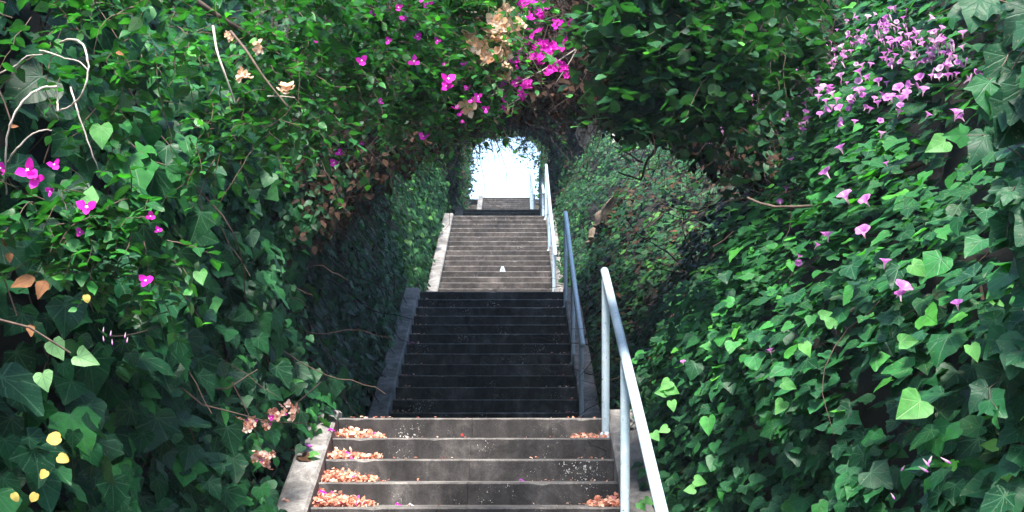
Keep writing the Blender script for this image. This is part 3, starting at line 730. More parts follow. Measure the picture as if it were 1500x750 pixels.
# ragged leafy fringe round the far opening
rim = np.array([arch2(57.5)[i] for i in range(1, 12)]); n = 380
u = rng.uniform(0, len(rim)-1.001, n); i = u.astype(int); w = (u-i)[:, None]; P2 = rim[i]*(1-w)+rim[i+1]*w
P = np.stack([P2[:, 0], rng.uniform(56.8, 57.6, n), P2[:, 1]], 1); ctr = np.array([-.4, 57.2, 12.2])
path, rad = shoots(P, unit(ctr-P)*.7+rng.normal(size=(n, 3))*.6, 7, .02+.07*np.clip(nz(P, 1.3, 5)*.5+.4, 0, 1)**2, grav=.05, wob=.35, r=.007)
mesh_obj('hanging_twigs', *tubes(path, rad, 4), M['dead_twig'], can2, smooth=True)
leaf_obj('fringe', [shoot_leaves(path, 'far', .13, skip=.2)], M['ivy_far'], can2)

# ------------------------------------------------------------------ clumps of shoots
def clump(c, rad, n, L, nodes, size, tpl, grav=.14, out=1., bias=(0, -.5, 0), wob=.22, r=.0022, zmin=-1., **kw):
    c = np.array(c); rad = np.array(rad)
    d = unit(rng.normal(size=(n, 3))); d[:, 1] = -np.abs(d[:, 1])*.8 + d[:, 1]*.2; d = unit(d)
    P = c + d*rad*rng.uniform(.45, .95, (n, 1))
    path, rd = shoots(P, d*out+np.array(bias)+rng.normal(size=(n, 3))*.3, nodes, L*rng.uniform(.5, 1.2, n)/nodes, grav=grav, wob=wob, r=r)
    return path, rd, shoot_leaves(path, tpl, size, **kw)
def clump_plant(parent, specs, tpl, mat, tw='branchlets', tmat=None):
    lv = []; tv = []; tf = []; o = 0
    for s in specs:
        p, rd, l = clump(tpl=tpl, **s); lv.append(l); v, f = tubes(p, rd, 4); tv.append(v); tf.append(f+o); o += len(v)
    leaf_obj('foliage', lv, mat, parent)
    mesh_obj(tw, np.concatenate(tv), np.concatenate(tf), tmat or M['bark'], parent, smooth=True)

def sp(px, py, D, r, n, size=.066, L=.32, nodes=9, **kw):
    rr = (r, r, r) if not isinstance(r, tuple) else r
    return dict(c=at(px, py, D), rad=rr, n=n, L=L, nodes=nodes, size=size, **kw)
lv = []; tv = []; tf = []; o = 0
for (px, py, r_, n_c) in [(690, 205, .35, 26), (684, 232, .24, 16), (712, 199, .3, 18), (752, 205, .28, 16), (776, 211, .35, 24), (790, 232, .25, 18), (738, 200, .25, 12), (686, 262, .16, 10), (765, 216, .14, 8)]:
    p_, rd_, l_ = clump(c=at(px, py, 56.5), rad=(r_, .6, r_), n=n_c, L=.8, nodes=6, size=.15, tpl='far', bias=(0, -.2, -.3), r=.007)
    lv.append(l_); v_, f_ = tubes(p_, rd_, 4); tv.append(v_); tf.append(f_+o); o += len(v_)
leaf_obj('hanging_foliage', lv, M['ivy_far'], can2)
mesh_obj('branchlets', np.concatenate(tv), np.concatenate(tf), M['dead_twig'], can2, smooth=True)
boug = plant('bougainvillea', (-1.6, 6.0, Z0), 'green bougainvillea with scattered magenta bracts hanging over the left upper side', 'bougainvillea')
clump_plant(boug, [
    sp(590, 40, 6.4, (.42, .5, .42), 120), sp(500, 40, 5.9, (.4, .5, .42), 110), sp(660, 70, 6.9, (.34, .4, .36), 150), sp(690, 120, 6.8, (.12, .2, .16), 36),
    sp(410, 30, 5.3, (.30, .4, .26), 60), sp(580, 110, 6.4, (.28, .3, .22), 90), sp(480, 120, 5.7, (.22, .3, .22), 50),
    sp(350, 100, 4.9, (.22, .2, .2), 26), sp(350, 195, 4.8, (.15, .12, .12), 20), sp(640, 165, 6.9, (.2, .25, .12), 46), sp(430, 180, 5.3, (.16, .2, .1), 22),
    sp(540, -130, 6.3, (.5, .5, .3), 90), sp(400, -140, 5.4, (.5, .6, .35), 70), sp(700, 20, 7.2, (.3, .4, .3), 90)], 'ovate', M['boug'])
boug2 = plant('bougainvillea', (-1.5, 3.8, Z0), 'small-leaved bougainvillea sprays with a few magenta flowers growing over the ivy at far left', 'bougainvillea')
clump_plant(boug2, [
    sp(170, 60, 3.8, (.24, .14, .16), 25, .062, .26), sp(235, 40, 4.1, (.16, .14, .16), 14, .062, .26), sp(185, 125, 3.8, (.12, .1, .08), 7, .062, .22), sp(50, 25, 3.6, (.12, .1, .07), 5, .062, .26),
    sp(160, 345, 3.6, (.16, .1, .09), 21, .062, .22), sp(215, 345, 3.6, (.12, .1, .1), 16, .062, .22), sp(90, 320, 3.5, (.14, .1, .08), 12, .062, .22),
    sp(220, 400, 3.7, (.10, .1, .05), 10, .062, .2), sp(20, 290, 3.5, (.08, .1, .08), 6, .062, .2), sp(205, 190, 3.9, (.1, .08, .06), 5, .062, .2)], 'ovate', M['boug'])
# peach and yellow dried mass over the middle
dryb = plant('bougainvillea', (-.15, 8.2, 2.4), 'bougainvillea spray over the stairs thick with magenta and withered peach bracts', 'bougainvillea')
clump_plant(dryb, [sp(715, 100, 7.4, (.10, .15, .20), 26, .045, .3), sp(735, 40, 7.7, (.16, .2, .2), 26, .045, .3), sp(680, 20, 7.4, (.14, .2, .2), 30, .045, .3)], 'ovate', M['boug'])
# broad leaved vine at upper right
broad = plant('broadleaf_vine', (1.2, 7.8, 2.6), 'round-leaved vine overhanging the stairs from the upper right', 'vine')
clump_plant(broad, [sp(1000, 40, 7.6, (.42, .5, .5), 110, .10, .5, 8), sp(940, 60, 7.5, (.22, .35, .42), 62, .10, .4, 8), sp(1040, 110, 7.4, (.25, .3, .3), 60, .095, .4, 8),
    sp(930, 165, 7.5, (.13, .2, .1), 20, .10, .3, 6), sp(1010, 150, 7.5, (.2, .2, .14), 34, .09, .3, 6), sp(1110, 60, 6.9, (.3, .3, .35), 80, .08, .4, 8), sp(1010, -120, 7.8, (.6, .6, .3), 80, .11, .5, 8), sp(890, 30, 8.0, (.15, .3, .3), 30, .09, .35, 7)], 'round', M['broad'])
# large palmate leaves at the right edge
big = plant('large_leaved_ivy', (1.1, 2.9, Z0), 'vine of big lobed leaves hanging down the right edge of the view', 'ivy')
clump_plant(big, [sp(1508, 60, 2.8, (.05, .1, .10), 12, .095, .2, 5, upw=.9, droop=1.1, up=(-.4, -.8, .5), curl=.6), sp(1500, 190, 2.75, (.05, .1, .1), 11, .10, .2, 5, upw=.9, droop=1.1, up=(-.4, -.8, .5), curl=.6), sp(1505, 330, 2.8, (.04, .1, .12), 10, .09, .18, 5, up=(-.4, -.8, .5), droop=1.1, curl=.6), sp(1512, 520, 2.9, (.05, .1, .2), 16, .09, .22, 5, up=(-.3, -.7, .6), droop=1.1, curl=.6)], 'ivy', M['big'])

# woody branches inside
tube_obj('branch', [at(300, -120, 5.2), at(420, -40, 5.6), at(540, 10, 6.2), at(660, 60, 6.9), at(735, 120, 7.2)], .016, .004, M['bark'], boug, 20)
tube_obj('branch', [at(200, -60, 4.8), at(330, 30, 5.0), at(430, 90, 5.4), at(520, 130, 6.0)], .013, .003, M['bark'], boug, 20)
tube_obj('branch', [at(640, 20, 7.2), at(700, 18, 7.4), at(760, 25, 7.8)], .005, .002, M['pale_bark'], dryb, 12)
tube_obj('branch', [at(900, 25, 8.6), at(860, 60, 8.4), at(800, 100, 8.2), at(740, 130, 7.9), at(700, 150, 7.6)], .006, .003, M['pale_bark'], dryb, 16)
tube_obj('branch', [at(850, 60, 8.4), at(838, 85, 8.4), at(815, 120, 8.3)], .004, .002, M['pale_bark'], dryb, 10)
tube_obj('branch', [at(700, 180, 7.4), at(735, 160, 7.4), at(765, 142, 7.5)], .004, .002, M['pale_bark'], dryb, 10)

# bare pale loops of vine at top left
loop = plant('bare_vine', at(30, 200, 3.5), 'pale leafless looping vine stem against the ivy at upper left', 'vine')
Dv = 3.42
tube_obj('stem', [at(88, 62, Dv+.14), at(104, 58, Dv), at(120, 64, Dv-.02), at(128, 85, Dv-.05), at(129, 108, Dv-.06), at(120, 138, Dv-.05), at(104, 155, Dv), at(85, 163, Dv+.03)], 0.00333, 0.00198, M['pale_bark'], loop, 40, 8, .0008)
tube_obj('stem', [at(58, 74, Dv+.12), at(73, 77, Dv), at(97, 86, Dv), at(115, 90, Dv-.02), at(129, 102, Dv-.05)], 0.00237, 0.00154, M['pale_bark'], loop, 20, 8, .0007)
tube_obj('stem', [at(85, 163, Dv), at(84, 145, Dv+.01), at(83, 128, Dv)], 0.00296, 0.00193, M['pale_bark'], loop, 12, 8, .0006)
tube_obj('stem', [at(83, 127, Dv), at(62, 129, Dv-.03), at(40, 142, Dv-.05), at(22, 166, Dv-.06), at(11, 198, Dv-.05), at(8, 245, Dv), at(10, 285, Dv+.12)], 0.00333, 0.00220, M['pale_bark'], loop, 36, 8, .0008)
tube_obj('stem', [at(12, 238, Dv+.1), at(20, 223, Dv), at(42, 200, Dv-.02), at(62, 191, Dv-.02), at(76, 191, Dv)], 0.00281, 0.00165, M['pale_bark'], loop, 20, 8, .0007)
tube_obj('stem', [at(104, 128, Dv+.04), at(112, 158, Dv), at(126, 200, Dv), at(141, 241, Dv+.03), at(150, 262, Dv+.12)], 0.00281, 0.00110, M['pale_bark'], loop, 16, 8, .0007)
tube_obj('stem', [at(-12, 112, Dv), at(20, 98, Dv), at(40, 82, Dv), at(62, 80, Dv)], 0.00252, 0.00110, M['pale_bark'], loop, 16, 8, .0007)
# leafless sticks with withered flowers
stk = plant('bare_twig', at(330, 30, 4.35), 'two thin leafless twigs carrying withered peach flowers at upper left', 'twig')
tube_obj('stem', [at(312, 38, 4.35), at(318, 75, 4.3), at(330, 110, 4.3), at(344, 150, 4.35)], .0045, .003, M['pale_bark'], stk, 14, 7)
tube_obj('stem', [at(338, 46, 4.35), at(362, 76, 4.28), at(388, 115, 4.25), at(422, 157, 4.25)], .005, .0032, M['bark'], stk, 16, 7)
tube_obj('stem', [at(392, 141, 4.27), at(412, 141, 4.25), at(432, 143, 4.25)], .0022, .0015, M['pale_bark'], stk, 8, 6)
# long curved bare stem across the right bank
def surf_stem(parent, pts, r0, r1, mat=None, name='stem', k=24): return tube_obj(name, pts, r0, r1, mat or M['bark'], parent, k, 7, .0015)
surf_stem(glory, [at(1095, 290, 6.6), at(1130, 302, 6.3), at(1200, 300, 6.0), at(1270, 275, 5.6), at(1320, 252, 5.4), at(1360, 235, 5.3)], .006, .010)
surf_stem(glory, [at(1075, 510, 6.2), at(1130, 515, 6.0), at(1190, 490, 5.6), at(1240, 460, 5.3), at(1275, 430, 5.1)], .004, .007, M['pale_bark'])
surf_stem(glory, [at(1425, 380, 4.0), at(1440, 440, 3.9), at(1445, 520, 3.85), at(1447, 580, 3.9)], .006, .004)
surf_stem(glory, [at(1500, 562, 3.3), at(1480, 565, 3.3), at(1474, 580, 3.32), at(1470, 600, 3.4)], .005, .004, M['pale_bark'])
surf_stem(glory, [at(1350, 628, 4.3), at(1380, 645, 4.2), at(1420, 662, 4.2)], .003, .002)

# ------------------------------------------------------------------ flowers
def proto_mesh(name, parts, mats):
    """parts list of (leafdata) -> one mesh with several material slots, local coordinates"""
    V = []; F = []; r = []; u = []; mi = []; o = 0
    for k, (v, f, a, b) in enumerate(parts):
        V.append(v); F.append(f+o); r.append(a); u.append(b); mi += [k]*len(f); o += len(v)
    ob = mesh_obj(name, np.concatenate(V), np.concatenate(F), mats, None, smooth=True, attrs={'rnd': ('FLOAT', np.concatenate(r)), 'luv': ('FLOAT_VECTOR', np.concatenate(u))}, mi=mi)
    me = ob.data; bpy.data.objects.remove(ob); return me
def boug_flower(seed, mat='magenta', nb=1):
    """facing +Z, unit length bracts; nb little flowers of three bracts each"""
    P = []; Nn = []; T = []
    for b in range(nb):
        c = np.array([0., 0, 0]) if nb == 1 else np.array([math.cos(b*2.1)*.55, math.sin(b*2.1)*.55, random.uniform(-.3, .2)])
        ph = random.uniform(0, 6)
        for k in range(3):
            a = ph+k*2.094; dr = np.array([math.cos(a), math.sin(a), 0])
            P.append(c+dr*.03); T.append(dr+np.array([0, 0, .45])); Nn.append(unit(np.array([-dr[0]*.45, -dr[1]*.45, 1.])))
    P, Nn, T = map(np.array, (P, Nn, T))
    rn = np.clip(rng.uniform(.2, 1, len(P)), 0, 1)
    a = leaves('bract', P, Nn, T, np.full(len(P), 1.), rnd=rn, fold=.25, curl=-.3, wave=.06)
    # white star in the middle
    ang = np.arange(5)*1.2566; q = np.stack([np.cos(ang), np.sin(ang), np.zeros(5)], 1)
    b = leaves('ovate', q*.0+np.array([0, 0, .32]), unit(-q*.2+np.array([0, 0, 1.])), q, np.full(5, .17))
    s = tubes(np.array([[[0, 0, .0], [0, 0, .16], [0, 0, .32]]]), np.full((1, 3), .035), 5)
    st = (s[0], np.concatenate([s[1][:, [0, 1, 2]], s[1][:, [0, 2, 3]]]), np.full(len(s[0]), .5), np.zeros((len(s[0]), 3)))
    return proto_mesh('bougainvillea_flower', [a, b, st], [M[mat], M['white'], M[mat]])
def trumpet(seed, closed=False, mats=('orchid', 'throat')):
    """morning glory trumpet, axis +Z, total length 1"""
    prof = [(0.0, .03), (.15, .05), (.4, .085), (.62, .15), (.78, .26), (.88, .40), (.94, .50), (.93, .56)] if not closed else [(0, .03), (.2, .055), (.5, .10), (.75, .11), (.9, .07), (1, .02)]
    n = 20; V = []; F = []; r = []; mi = []
    for j, (z, q) in enumerate(prof):
        for i in range(n):
            a = i/n*2*math.pi; lob = 1+.10*math.cos(5*a)*(j/len(prof))**2; tw = j*.05
            w = .02*math.sin(3*a+seed)*(j/len(prof))
            V.append((q*lob*math.cos(a+tw), q*lob*math.sin(a+tw), z+w)); r.append(min(1, .2+.5*random.random()+.3*(math.cos(5*a) > .6)))
    for j in range(len(prof)-1):
        for i in range(n):
            a = j*n+i; b = j*n+(i+1) % n
            F += [(a, b, b+n), (a, b+n, a+n)]; mi += [1 if j < 3 else 0]*2
    V = np.array(V); F = np.array(F)
    ob = mesh_obj('trumpet', V, F, [M[mats[0]], M[mats[1]]], None, smooth=True, attrs={'rnd': ('FLOAT', r), 'luv': ('FLOAT_VECTOR', np.zeros((len(V), 3)))}, mi=mi)
    me = ob.data; bpy.data.objects.remove(ob); return me
BF = [boug_flower(i) for i in range(4)]; BC = [boug_flower(i, nb=3) for i in range(4)]
PF = [boug_flower(i, 'peach', 3) for i in range(3)]; DF = [boug_flower(i, 'dry', 3) for i in range(3)]
TR = [trumpet(i) for i in range(3)]+[trumpet(3+i, mats=('palep', 'throat')) for i in range(2)]; TC = [trumpet(9, True)]
from mathutils import Vector
QUEUE = []
def place(name, me, parent, p, axis, size): QUEUE.append((name, me, parent, np.array(p, float), np.array(axis, float), size, random.uniform(0, 6.28)))
def flush_flowers():
    from mathutils import Quaternion, Matrix
    groups = {}
    for q in QUEUE: groups.setdefault((q[2].name, q[0]), []).append(q)
    for (_, name), L in groups.items():
        L.sort(key=lambda q: -q[5]/q[3][1])
        for (nm, me, par, p, ax, sz, spn) in L[:95]: put(nm, me, par, p, ax, sz, spn)
        rest = L[95:]
        if not rest: continue
        V = []; F = []; r = []; u = []; mi = []; mats = []; o = 0
        for (nm, me, par, p, ax, sz, spn) in rest:
            co_ = np.zeros(len(me.vertices)*3, np.float32); me.vertices.foreach_get('co', co_)
            Q = np.array((Vector(ax).normalized().to_track_quat('Z', 'Y') @ Quaternion((0, 0, 1), spn)).to_matrix())
            V.append((co_.reshape(-1, 3)*sz) @ Q.T + p)
            f = np.zeros(len(me.polygons)*3, np.int32); me.polygons.foreach_get('vertices', f); F.append(f.reshape(-1, 3)+o); o += len(co_)//3
            a = np.zeros(len(co_)//3, np.float32); me.attributes['rnd'].data.foreach_get('value', a); r.append(a)
            b = np.zeros(len(co_), np.float32); me.attributes['luv'].data.foreach_get('vector', b); u.append(b)
            k = np.zeros(len(me.polygons), np.int32); me.polygons.foreach_get('material_index', k)
            for m_ in me.materials:
                if m_ not in mats: mats.append(m_)
            mi.append(np.array([mats.index(m_) for m_ in me.materials])[k])
        ob = mesh_obj(name+'s', np.concatenate(V), np.concatenate(F), mats, rest[0][2], smooth=True, attrs={'rnd': ('FLOAT', np.concatenate(r)), 'luv': ('FLOAT_VECTOR', np.concatenate(u))}, mi=np.concatenate(mi))
        props(ob, kind='stuff')
def put(name, me, parent, p, axis, size, spin=None, label=None):
    o = bpy.data.objects.new(name, me); COL.objects.link(o)
    o.parent = parent; o.location = Vector(p) - parent.location
    q = Vector(axis).normalized().to_track_quat('Z', 'Y')
    from mathutils import Quaternion
    o.rotation_mode = 'QUATERNION'
    o.rotation_quaternion = q @ Quaternion((0, 0, 1), random.uniform(0, 6.28) if spin is None else spin)
    o.scale = (size,)*3
    if label: o['label'] = label
    return o
def face_cam(j=.5, up=.35): return np.array([0, -1, up])+rng.normal(size=3)*j
# magenta flowers on the two left bougainvilleas
for px, py, D, s in [(42, 252, 3.36, .055), (54, 262, 3.36, .045), (80, 243, 3.36, .032), (127, 306, 3.36, .046), (214, 413, 3.4, .036), (221, 317, 3.42, .024), (232, 338, 3.42, .020), (75, 280, 3.4, .025), (118, 340, 3.4, .022), (2, 246, 3.4, .03)]:
    place('flower', random.choice(BF), boug2, at(px, py, D), face_cam(.25, .1), s*.68)
for px, py, D, s in [(656, 118, 6.2, .060), (655, 128, 6.2, .05), (607, 91, 6.0, .045), (531, 90, 5.6, .042), (628, 4, 6.3, .045), (620, 202, 6.5, .045), (622, 0, 6.2, .04), (592, 28, 6.2, .035), (640, 60, 6.4, .03),
                     (698, 150, 6.6, .04), (668, 160, 6.6, .04), (675, 168, 6.6, .03), (692, 148, 6.6, .03), (677, 180, 6.7, .025), (700, 142, 6.6, .035), (497, 225, 5.9, .03), (490, 240, 5.9, .035), (530, 212, 6.2, .025), (652, 95, 6.3, .02), (570, 60, 5.9, .03), (556, 150, 6., .03), (460, 62, 5.5, .025), (612, 55, 6.2, .035), (585, 12, 6.1, .035), (545, 22, 5.9, .03), (680, 96, 6.7, .035), (685, 130, 6.7, .035), (712, 160, 6.9, .035)]:
    place('flower', random.choice(BF), boug, at(px, py, D-.42), face_cam(.4), s*.72)
# flower sprays over the middle, read off the photograph
cl = [(716, 27, 7.6, .085), (735, 44, 7.8, .085), (745, 40, 7.8, .08), (733, 25, 7.8, .06), (728, 22, 7.7, .05), (768, 22, 8.2, .09), (775, 30, 8.2, .085), (790, 26, 8.3, .06), (777, 5, 8.2, .06), (793, 8, 8.3, .07), (800, 12, 8.3, .05), (770, 0, 8.2, .06), (763, 3, 8.0, .05),
      (778, 52, 8.2, .08), (776, 60, 8.2, .07), (785, 68, 8.2, .06), (797, 70, 8.3, .075), (812, 70, 8.4, .085), (817, 66, 8.4, .07), (816, 40, 8.5, .075), (836, 48, 8.5, .085), (840, 52, 8.5, .06), (830, 62, 8.5, .07), (838, 60, 8.5, .06), (755, 84, 7.9, .06), (778, 84, 8.2, .07), (783, 88, 8.2, .05),
      (745, 92, 7.7, .05), (752, 80, 7.8, .045), (815, 98, 8.4, .085), (819, 95, 8.4, .07), (798, 103, 8.2, .06), (770, 117, 8.0, .075), (764, 122, 8.0, .06), (755, 120, 7.9, .05), (766, 137, 8.0, .065), (742, 70, 7.7, .05), (829, 105, 8.4, .05), (700, 3, 7.4, .06), (780, 75, 8.2, .05), (765, 95, 8.0, .04), (806, 80, 8.3, .06), (725, 108, 7.6, .05), (735, 128, 7.6, .05), (722, 150, 7.6, .045), (705, 120, 7.5, .04), (745, 150, 7.8, .04), (690, 60, 7.4, .045), (700, 40, 7.4, .05), (712, 60, 7.5, .045), (752, 55, 7.9, .07), (765, 65, 8.0, .07), (790, 45, 8.3, .06)]
for px, py, D, s in cl:
    for q in range(2):
        place('flower', random.choice(BC), dryb, at(px+random.gauss(0, 5), py+random.gauss(0, 5), D-.55+random.gauss(0, .06)), face_cam(.6), s*.42)
for q in range(130):   # withered peach bracts
    a = random.gauss(0, 1); b = random.gauss(0, 1)
    px, py = (732+a*11, 62+b*20) if q < 75 else (702+a*16, 85+b*34)
    place('withered_flower', random.choice(PF), dryb, at(px, py, 6.75+random.gauss(0, .1)), face_cam(.7), random.uniform(.02, .046))
# fine dangling flower stems over the middle
n = 90; P = np.array([at(rng.uniform(690, 850), rng.uniform(-40, 110), rng.uniform(7.7, 8.6)) for _ in range(n)])
path, rad = shoots(P, rng.normal(size=(n, 3))+np.array([.2, -.3, -.4]), 8, rng.uniform(.02, .06, n), grav=.12, wob=.25, r=.0028)
mesh_obj('branchlets', *tubes(path, rad, 4), M['dead_twig'], dryb, smooth=True)
leaf_obj('dry_leaves', [shoot_leaves(path, 'ovate', .035, skip=.4)], M['litter'], dryb)
# withered flowers by the left twigs
for px, py, D, s in [(420, 126, 4.2, .022), (416, 133, 4.2, .018), (424, 131, 4.2, .016), (378, 64, 4.25, .018), (380, 72, 4.25, .018), (333, 50, 4.3, .010), (337, 56, 4.3, .010)]:
    place('withered_flower', random.choice(PF), stk, at(px, py, D), face_cam(.5), s)
for px, py, D, s in [(355, 108, 4.4, .018), (362, 112, 4.4, .016), (352, 116, 4.4, .014)]:
    place('withered_flower', random.choice(PF), boug, at(px, py, D), face_cam(.5), s)
wi = plant('withered_spray', at(385, 660, 6.6), 'cluster of withered orange bracts hanging over the ivy beside the lowest curb', 'withered flowers')
for q in range(34):
    px, py = random.choice([(388, 672), (383, 680), (380, 665), (345, 618), (425, 592), (418, 600), (400, 612), (430, 606), (362, 625), (372, 616)])
    place('withered_flower', random.choice(DF), wi, at(px+random.gauss(0, 7), py+random.gauss(0, 5), 6.45+random.gauss(0, .05)), face_cam(.7), random.uniform(.015, .027))
tube_obj('stem', [at(340, 560, 6.7), at(365, 610, 6.5), at(388, 670, 6.45)], .004, .002, M['dead_twig'], wi, 12, 6)
tube_obj('stem', [at(470, 560, 7.0), at(435, 590, 6.6), at(400, 612, 6.45)], .004, .002, M['dead_twig'], wi, 12, 6)
place('flower', BF[0], wi, at(397, 612, 6.4), face_cam(.2), .02)

# --- trumpets on the right bank
def bank_hit(px, py, off=.12):
    """nearest depth where the pixel's ray meets the right bank"""
    Ds = np.linspace(2.6, 9.6, 500); ray = np.stack([(px-CX)*Ds/FP, Ds, (CY-py)*Ds/FP], 1)
    v = np.linspace(0, 1, 160); best = None
    for i in range(0, 500, 3):
        q, _ = SR1.pts(np.full(160, Ds[i]), v, off)
        # the bank lies at x greater than the surface for the same height
        j = np.argmin(np.abs(q[:, 2]-ray[i, 2]))
        if ray[i, 0] > q[j, 0]: return Ds[i]
    return 8.5
tr = []
rs = random.Random(8)
for q in range(210):   # the thick pink drift near the top
    t = rs.random()
    px = 1215+t*200+rs.gauss(0, 14); py = 62+t*35-35*math.sin(t*3.1)+rs.gauss(0, 17)+rs.random()*30
    if 1190 < px < 1445 and py > 8: tr.append((px, py, .044, .6))
for q in range(105):
    px = rs.gauss(1215, 85); py = 150+(1240-px)*.12+rs.gauss(0, 30)
    if px < 1400: tr.append((px, py, .052, .4))
tr += [(1193, 365, .05, .3), (1205, 352, .055, 0), (1213, 355, .05, .3), (1268, 350, .06, 0), (1170, 382, .05, 0), (1244, 300, .07, 0), (1274, 303, .055, 0), (1216, 262, .055, 0), (1143, 300, .06, 0), (1151, 283, .045, 0), (1235, 226, .065, 0),
       (1313, 436, .06, 0), (1320, 442, .045, 0), (1130, 520, .04, 0), (1295, 395, .055, 0), (1168, 380, .04, 0), (1404, 455, .04, 0), (1062, 38, .055, 0), (1060, 44, .04, 0), (1110, 12, .05, 0), (1102, 8, .05, 0), (1113, 20, .04, 0), (1114, 118, .045, 0), (1074, 116, .035, 0), (1413, 178, .04, 0), (1398, 178, .05, 0), (1424, 118, .045, 0),
       (1300, 245, .03, 0), (1001, 535, .035, 0), (1110, 155, .04, 0), (1160, 240, .045, 0)]
for i, (px, py, s, cl_) in enumerate(tr):
    D = bank_hit(px, py)-.02
    ax = np.array([-.15, -.34, .95])+rng.normal(size=3)*.38
    s = s*(.55 if i < 290 else .7); me = TC[0] if rs.random() < (.35 if cl_ > .5 else .22) and i < 200 else TR[i % 5 if i < 270 else i % 3]
    place('flower', me, glory, at(px, py, D), ax, s*rs.uniform(.8, 1.25)*(1.25 if me is TC[0] else 1))

# ------------------------------------------------------------------ single leaves that stand out
def one_leaf(name, tpl, mat, parent, px, py, D, s, tip=(0, 0, -1), nrm=(0, -1, .35), rnd=.5, label=None, curl=.3, fold=.25):
    P = at(px, py, D); T = np.array(tip, float); Nn = unit(np.array(nrm, float)); S = np.array([s])
    P = P - unit(T)*s*.45
    ob = leaf_obj(name, [leaves(tpl, P[None], Nn[None], T[None], S, rnd=np.array([rnd]), fold=fold, curl=curl)], mat, parent)
    if label: ob['label'] = label
    return ob
for px, py, s, tip in [(85, 513, .062, (.3, 0, -.5)), (127, 528, .066, (.9, 0, -.4)), (66, 560, .06, (.3, 0, -1))]:
    one_leaf('leaf', 'heart', M['pale'], ivy1, px, py, 3.5, s, tip, rnd=.8, label='pale variegated ivy leaf')
for px, py, s, tip in [(80, 643, .038, (-1, 0, -.3)), (92, 672, .032, (.9, 0, -.5)), (65, 695, .026, (-.6, 0, -1)), (22, 728, .026, (.5, 0, -1)), (50, 728, .026, (-.5, 0, -1)), (127, 437, .022, (.2, 0, -1))]:
    one_leaf('leaf', 'round', M['yellow'], ivy1, px, py, 3.42, s, tip, nrm=(.2, -1, .3), rnd=.7, label='small yellow leaf among the ivy', curl=.5)
for px, py, s, tip in [(37, 415, .085, (-1, 0, -.5)), (62, 424, .07, (-.3, 0, -1)), (9, 352, .055, (.1, 0, 1)), (14, 378, .04, (.1, 0, -1)), (45, 485, .05, (.2, 0, -1)), (175, 78, .03, (1, 0, -.2)), (20, 184, .03, (1, 0, .3))]:
    one_leaf('leaf', 'ovate', M['dead'], ivy1, px, py, 3.42, s*.78, tip, nrm=(.3, -.9, .5), rnd=.7, label='curled brown dead leaf', curl=.9, fold=.7)
for px, py, D, s, tip in [(295, 408, 3.9, .05, (.3, 0, -1)), (150, 200, 3.5, .07, (.1, 0, -1)), (130, 283, 3.45, .06, (0, 0, 1)), (100, 132, 3.6, .0, 0)]:
    if s: one_leaf('leaf', 'heart', M['fresh'], ivy1, px, py, D, s, tip, rnd=.35, label='fresh bright green leaf')
for px, py, s, tip in [(1470, 445, .10, (.8, 0, -.7)), (1490, 440, .09, (.9, 0, -.4)), (1478, 480, .085, (.4, 0, -1)), (1490, 608, .07, (.8, 0, .2)), (1450, 652, .055, (-.8, 0, .1)), (1474, 698, .05, (.5, 0, .1)), (1482, 728, .05, (.7, 0, 0)), (1425, 518, .04, (.2, 0, -.7)), (1332, 600, .075, (-.9, 0, -.7)), (1372, 215, .075, (-.9, 0, -.5)), (1345, 395, .05, (.5, 0, -.4)),
                       (1330, 500, .045, (1, 0, .1)), (1155, 565, .055, (.7, 0, -.3)), (1142, 597, .06, (-.5, 0, -.8)), (1180, 513, .055, (.4, 0, -1)), (1210, 460, .05, (.9, 0, .3)), (1215, 470, .05, (-.5, 0, .7)), (1025, 706, .06, (.9, 0, -.3)), (1010, 718, .055, (-.9, 0, -.2)), (975, 565, .07, (-.6, 0, -.6)), (985, 572, .07, (.8, 0, -.4)), (968, 575, .06, (-.9, 0, -.1)), (985, 595, .06, (.2, 0, -1)), (1020, 272, .05, (.9, 0, .4))]:
    D = bank_hit(px, py)-.07 if px < 1440 else 3.25
    if px < 1000: D = 7.0
    one_leaf('leaf', 'heart', M['fresh'], glory if px < 1440 else big, px, py, D, s*(1.1 if px < 1440 else .8), tip, rnd=rs.random(), label='bright yellow green leaf')
# bright leaf tufts at the foot of the rail
for px, py in [(960, 640), (972, 630), (950, 735), (965, 742), (940, 742)]:
    one_leaf('leaf', 'heart', M['fresh'], glory, px, py, 6.9, .06, (rs.uniform(-1, 1), 0, rs.uniform(-.6, .3)), rnd=rs.random(), label='bright yellow green leaf')
# buds on a thin stem, left
tube_obj('bud_stem', [at(232, 478, 3.6), at(205, 487, 3.5), at(178, 492, 3.45), at(160, 492, 3.45)], .0016, .001, M['dead_twig'], ivy1, 12, 6)
for px, py in [(152, 479), (163, 484), (151, 492), (164, 497), (184, 487), (187, 494)]:
    place('bud', TC[0], ivy1, at(px, py, 3.44), (rs.uniform(-.3, .3), -.2, -1), .016)
for px, py in [(1365, 668), (1378, 670), (1352, 672), (1305, 722), (1325, 682), (1345, 683)]:
    place('bud', TC[0], glory, at(px, py, bank_hit(px, py)-.03), (rs.uniform(-.6, .6), -.4, -.4), .028)

flush_flowers()
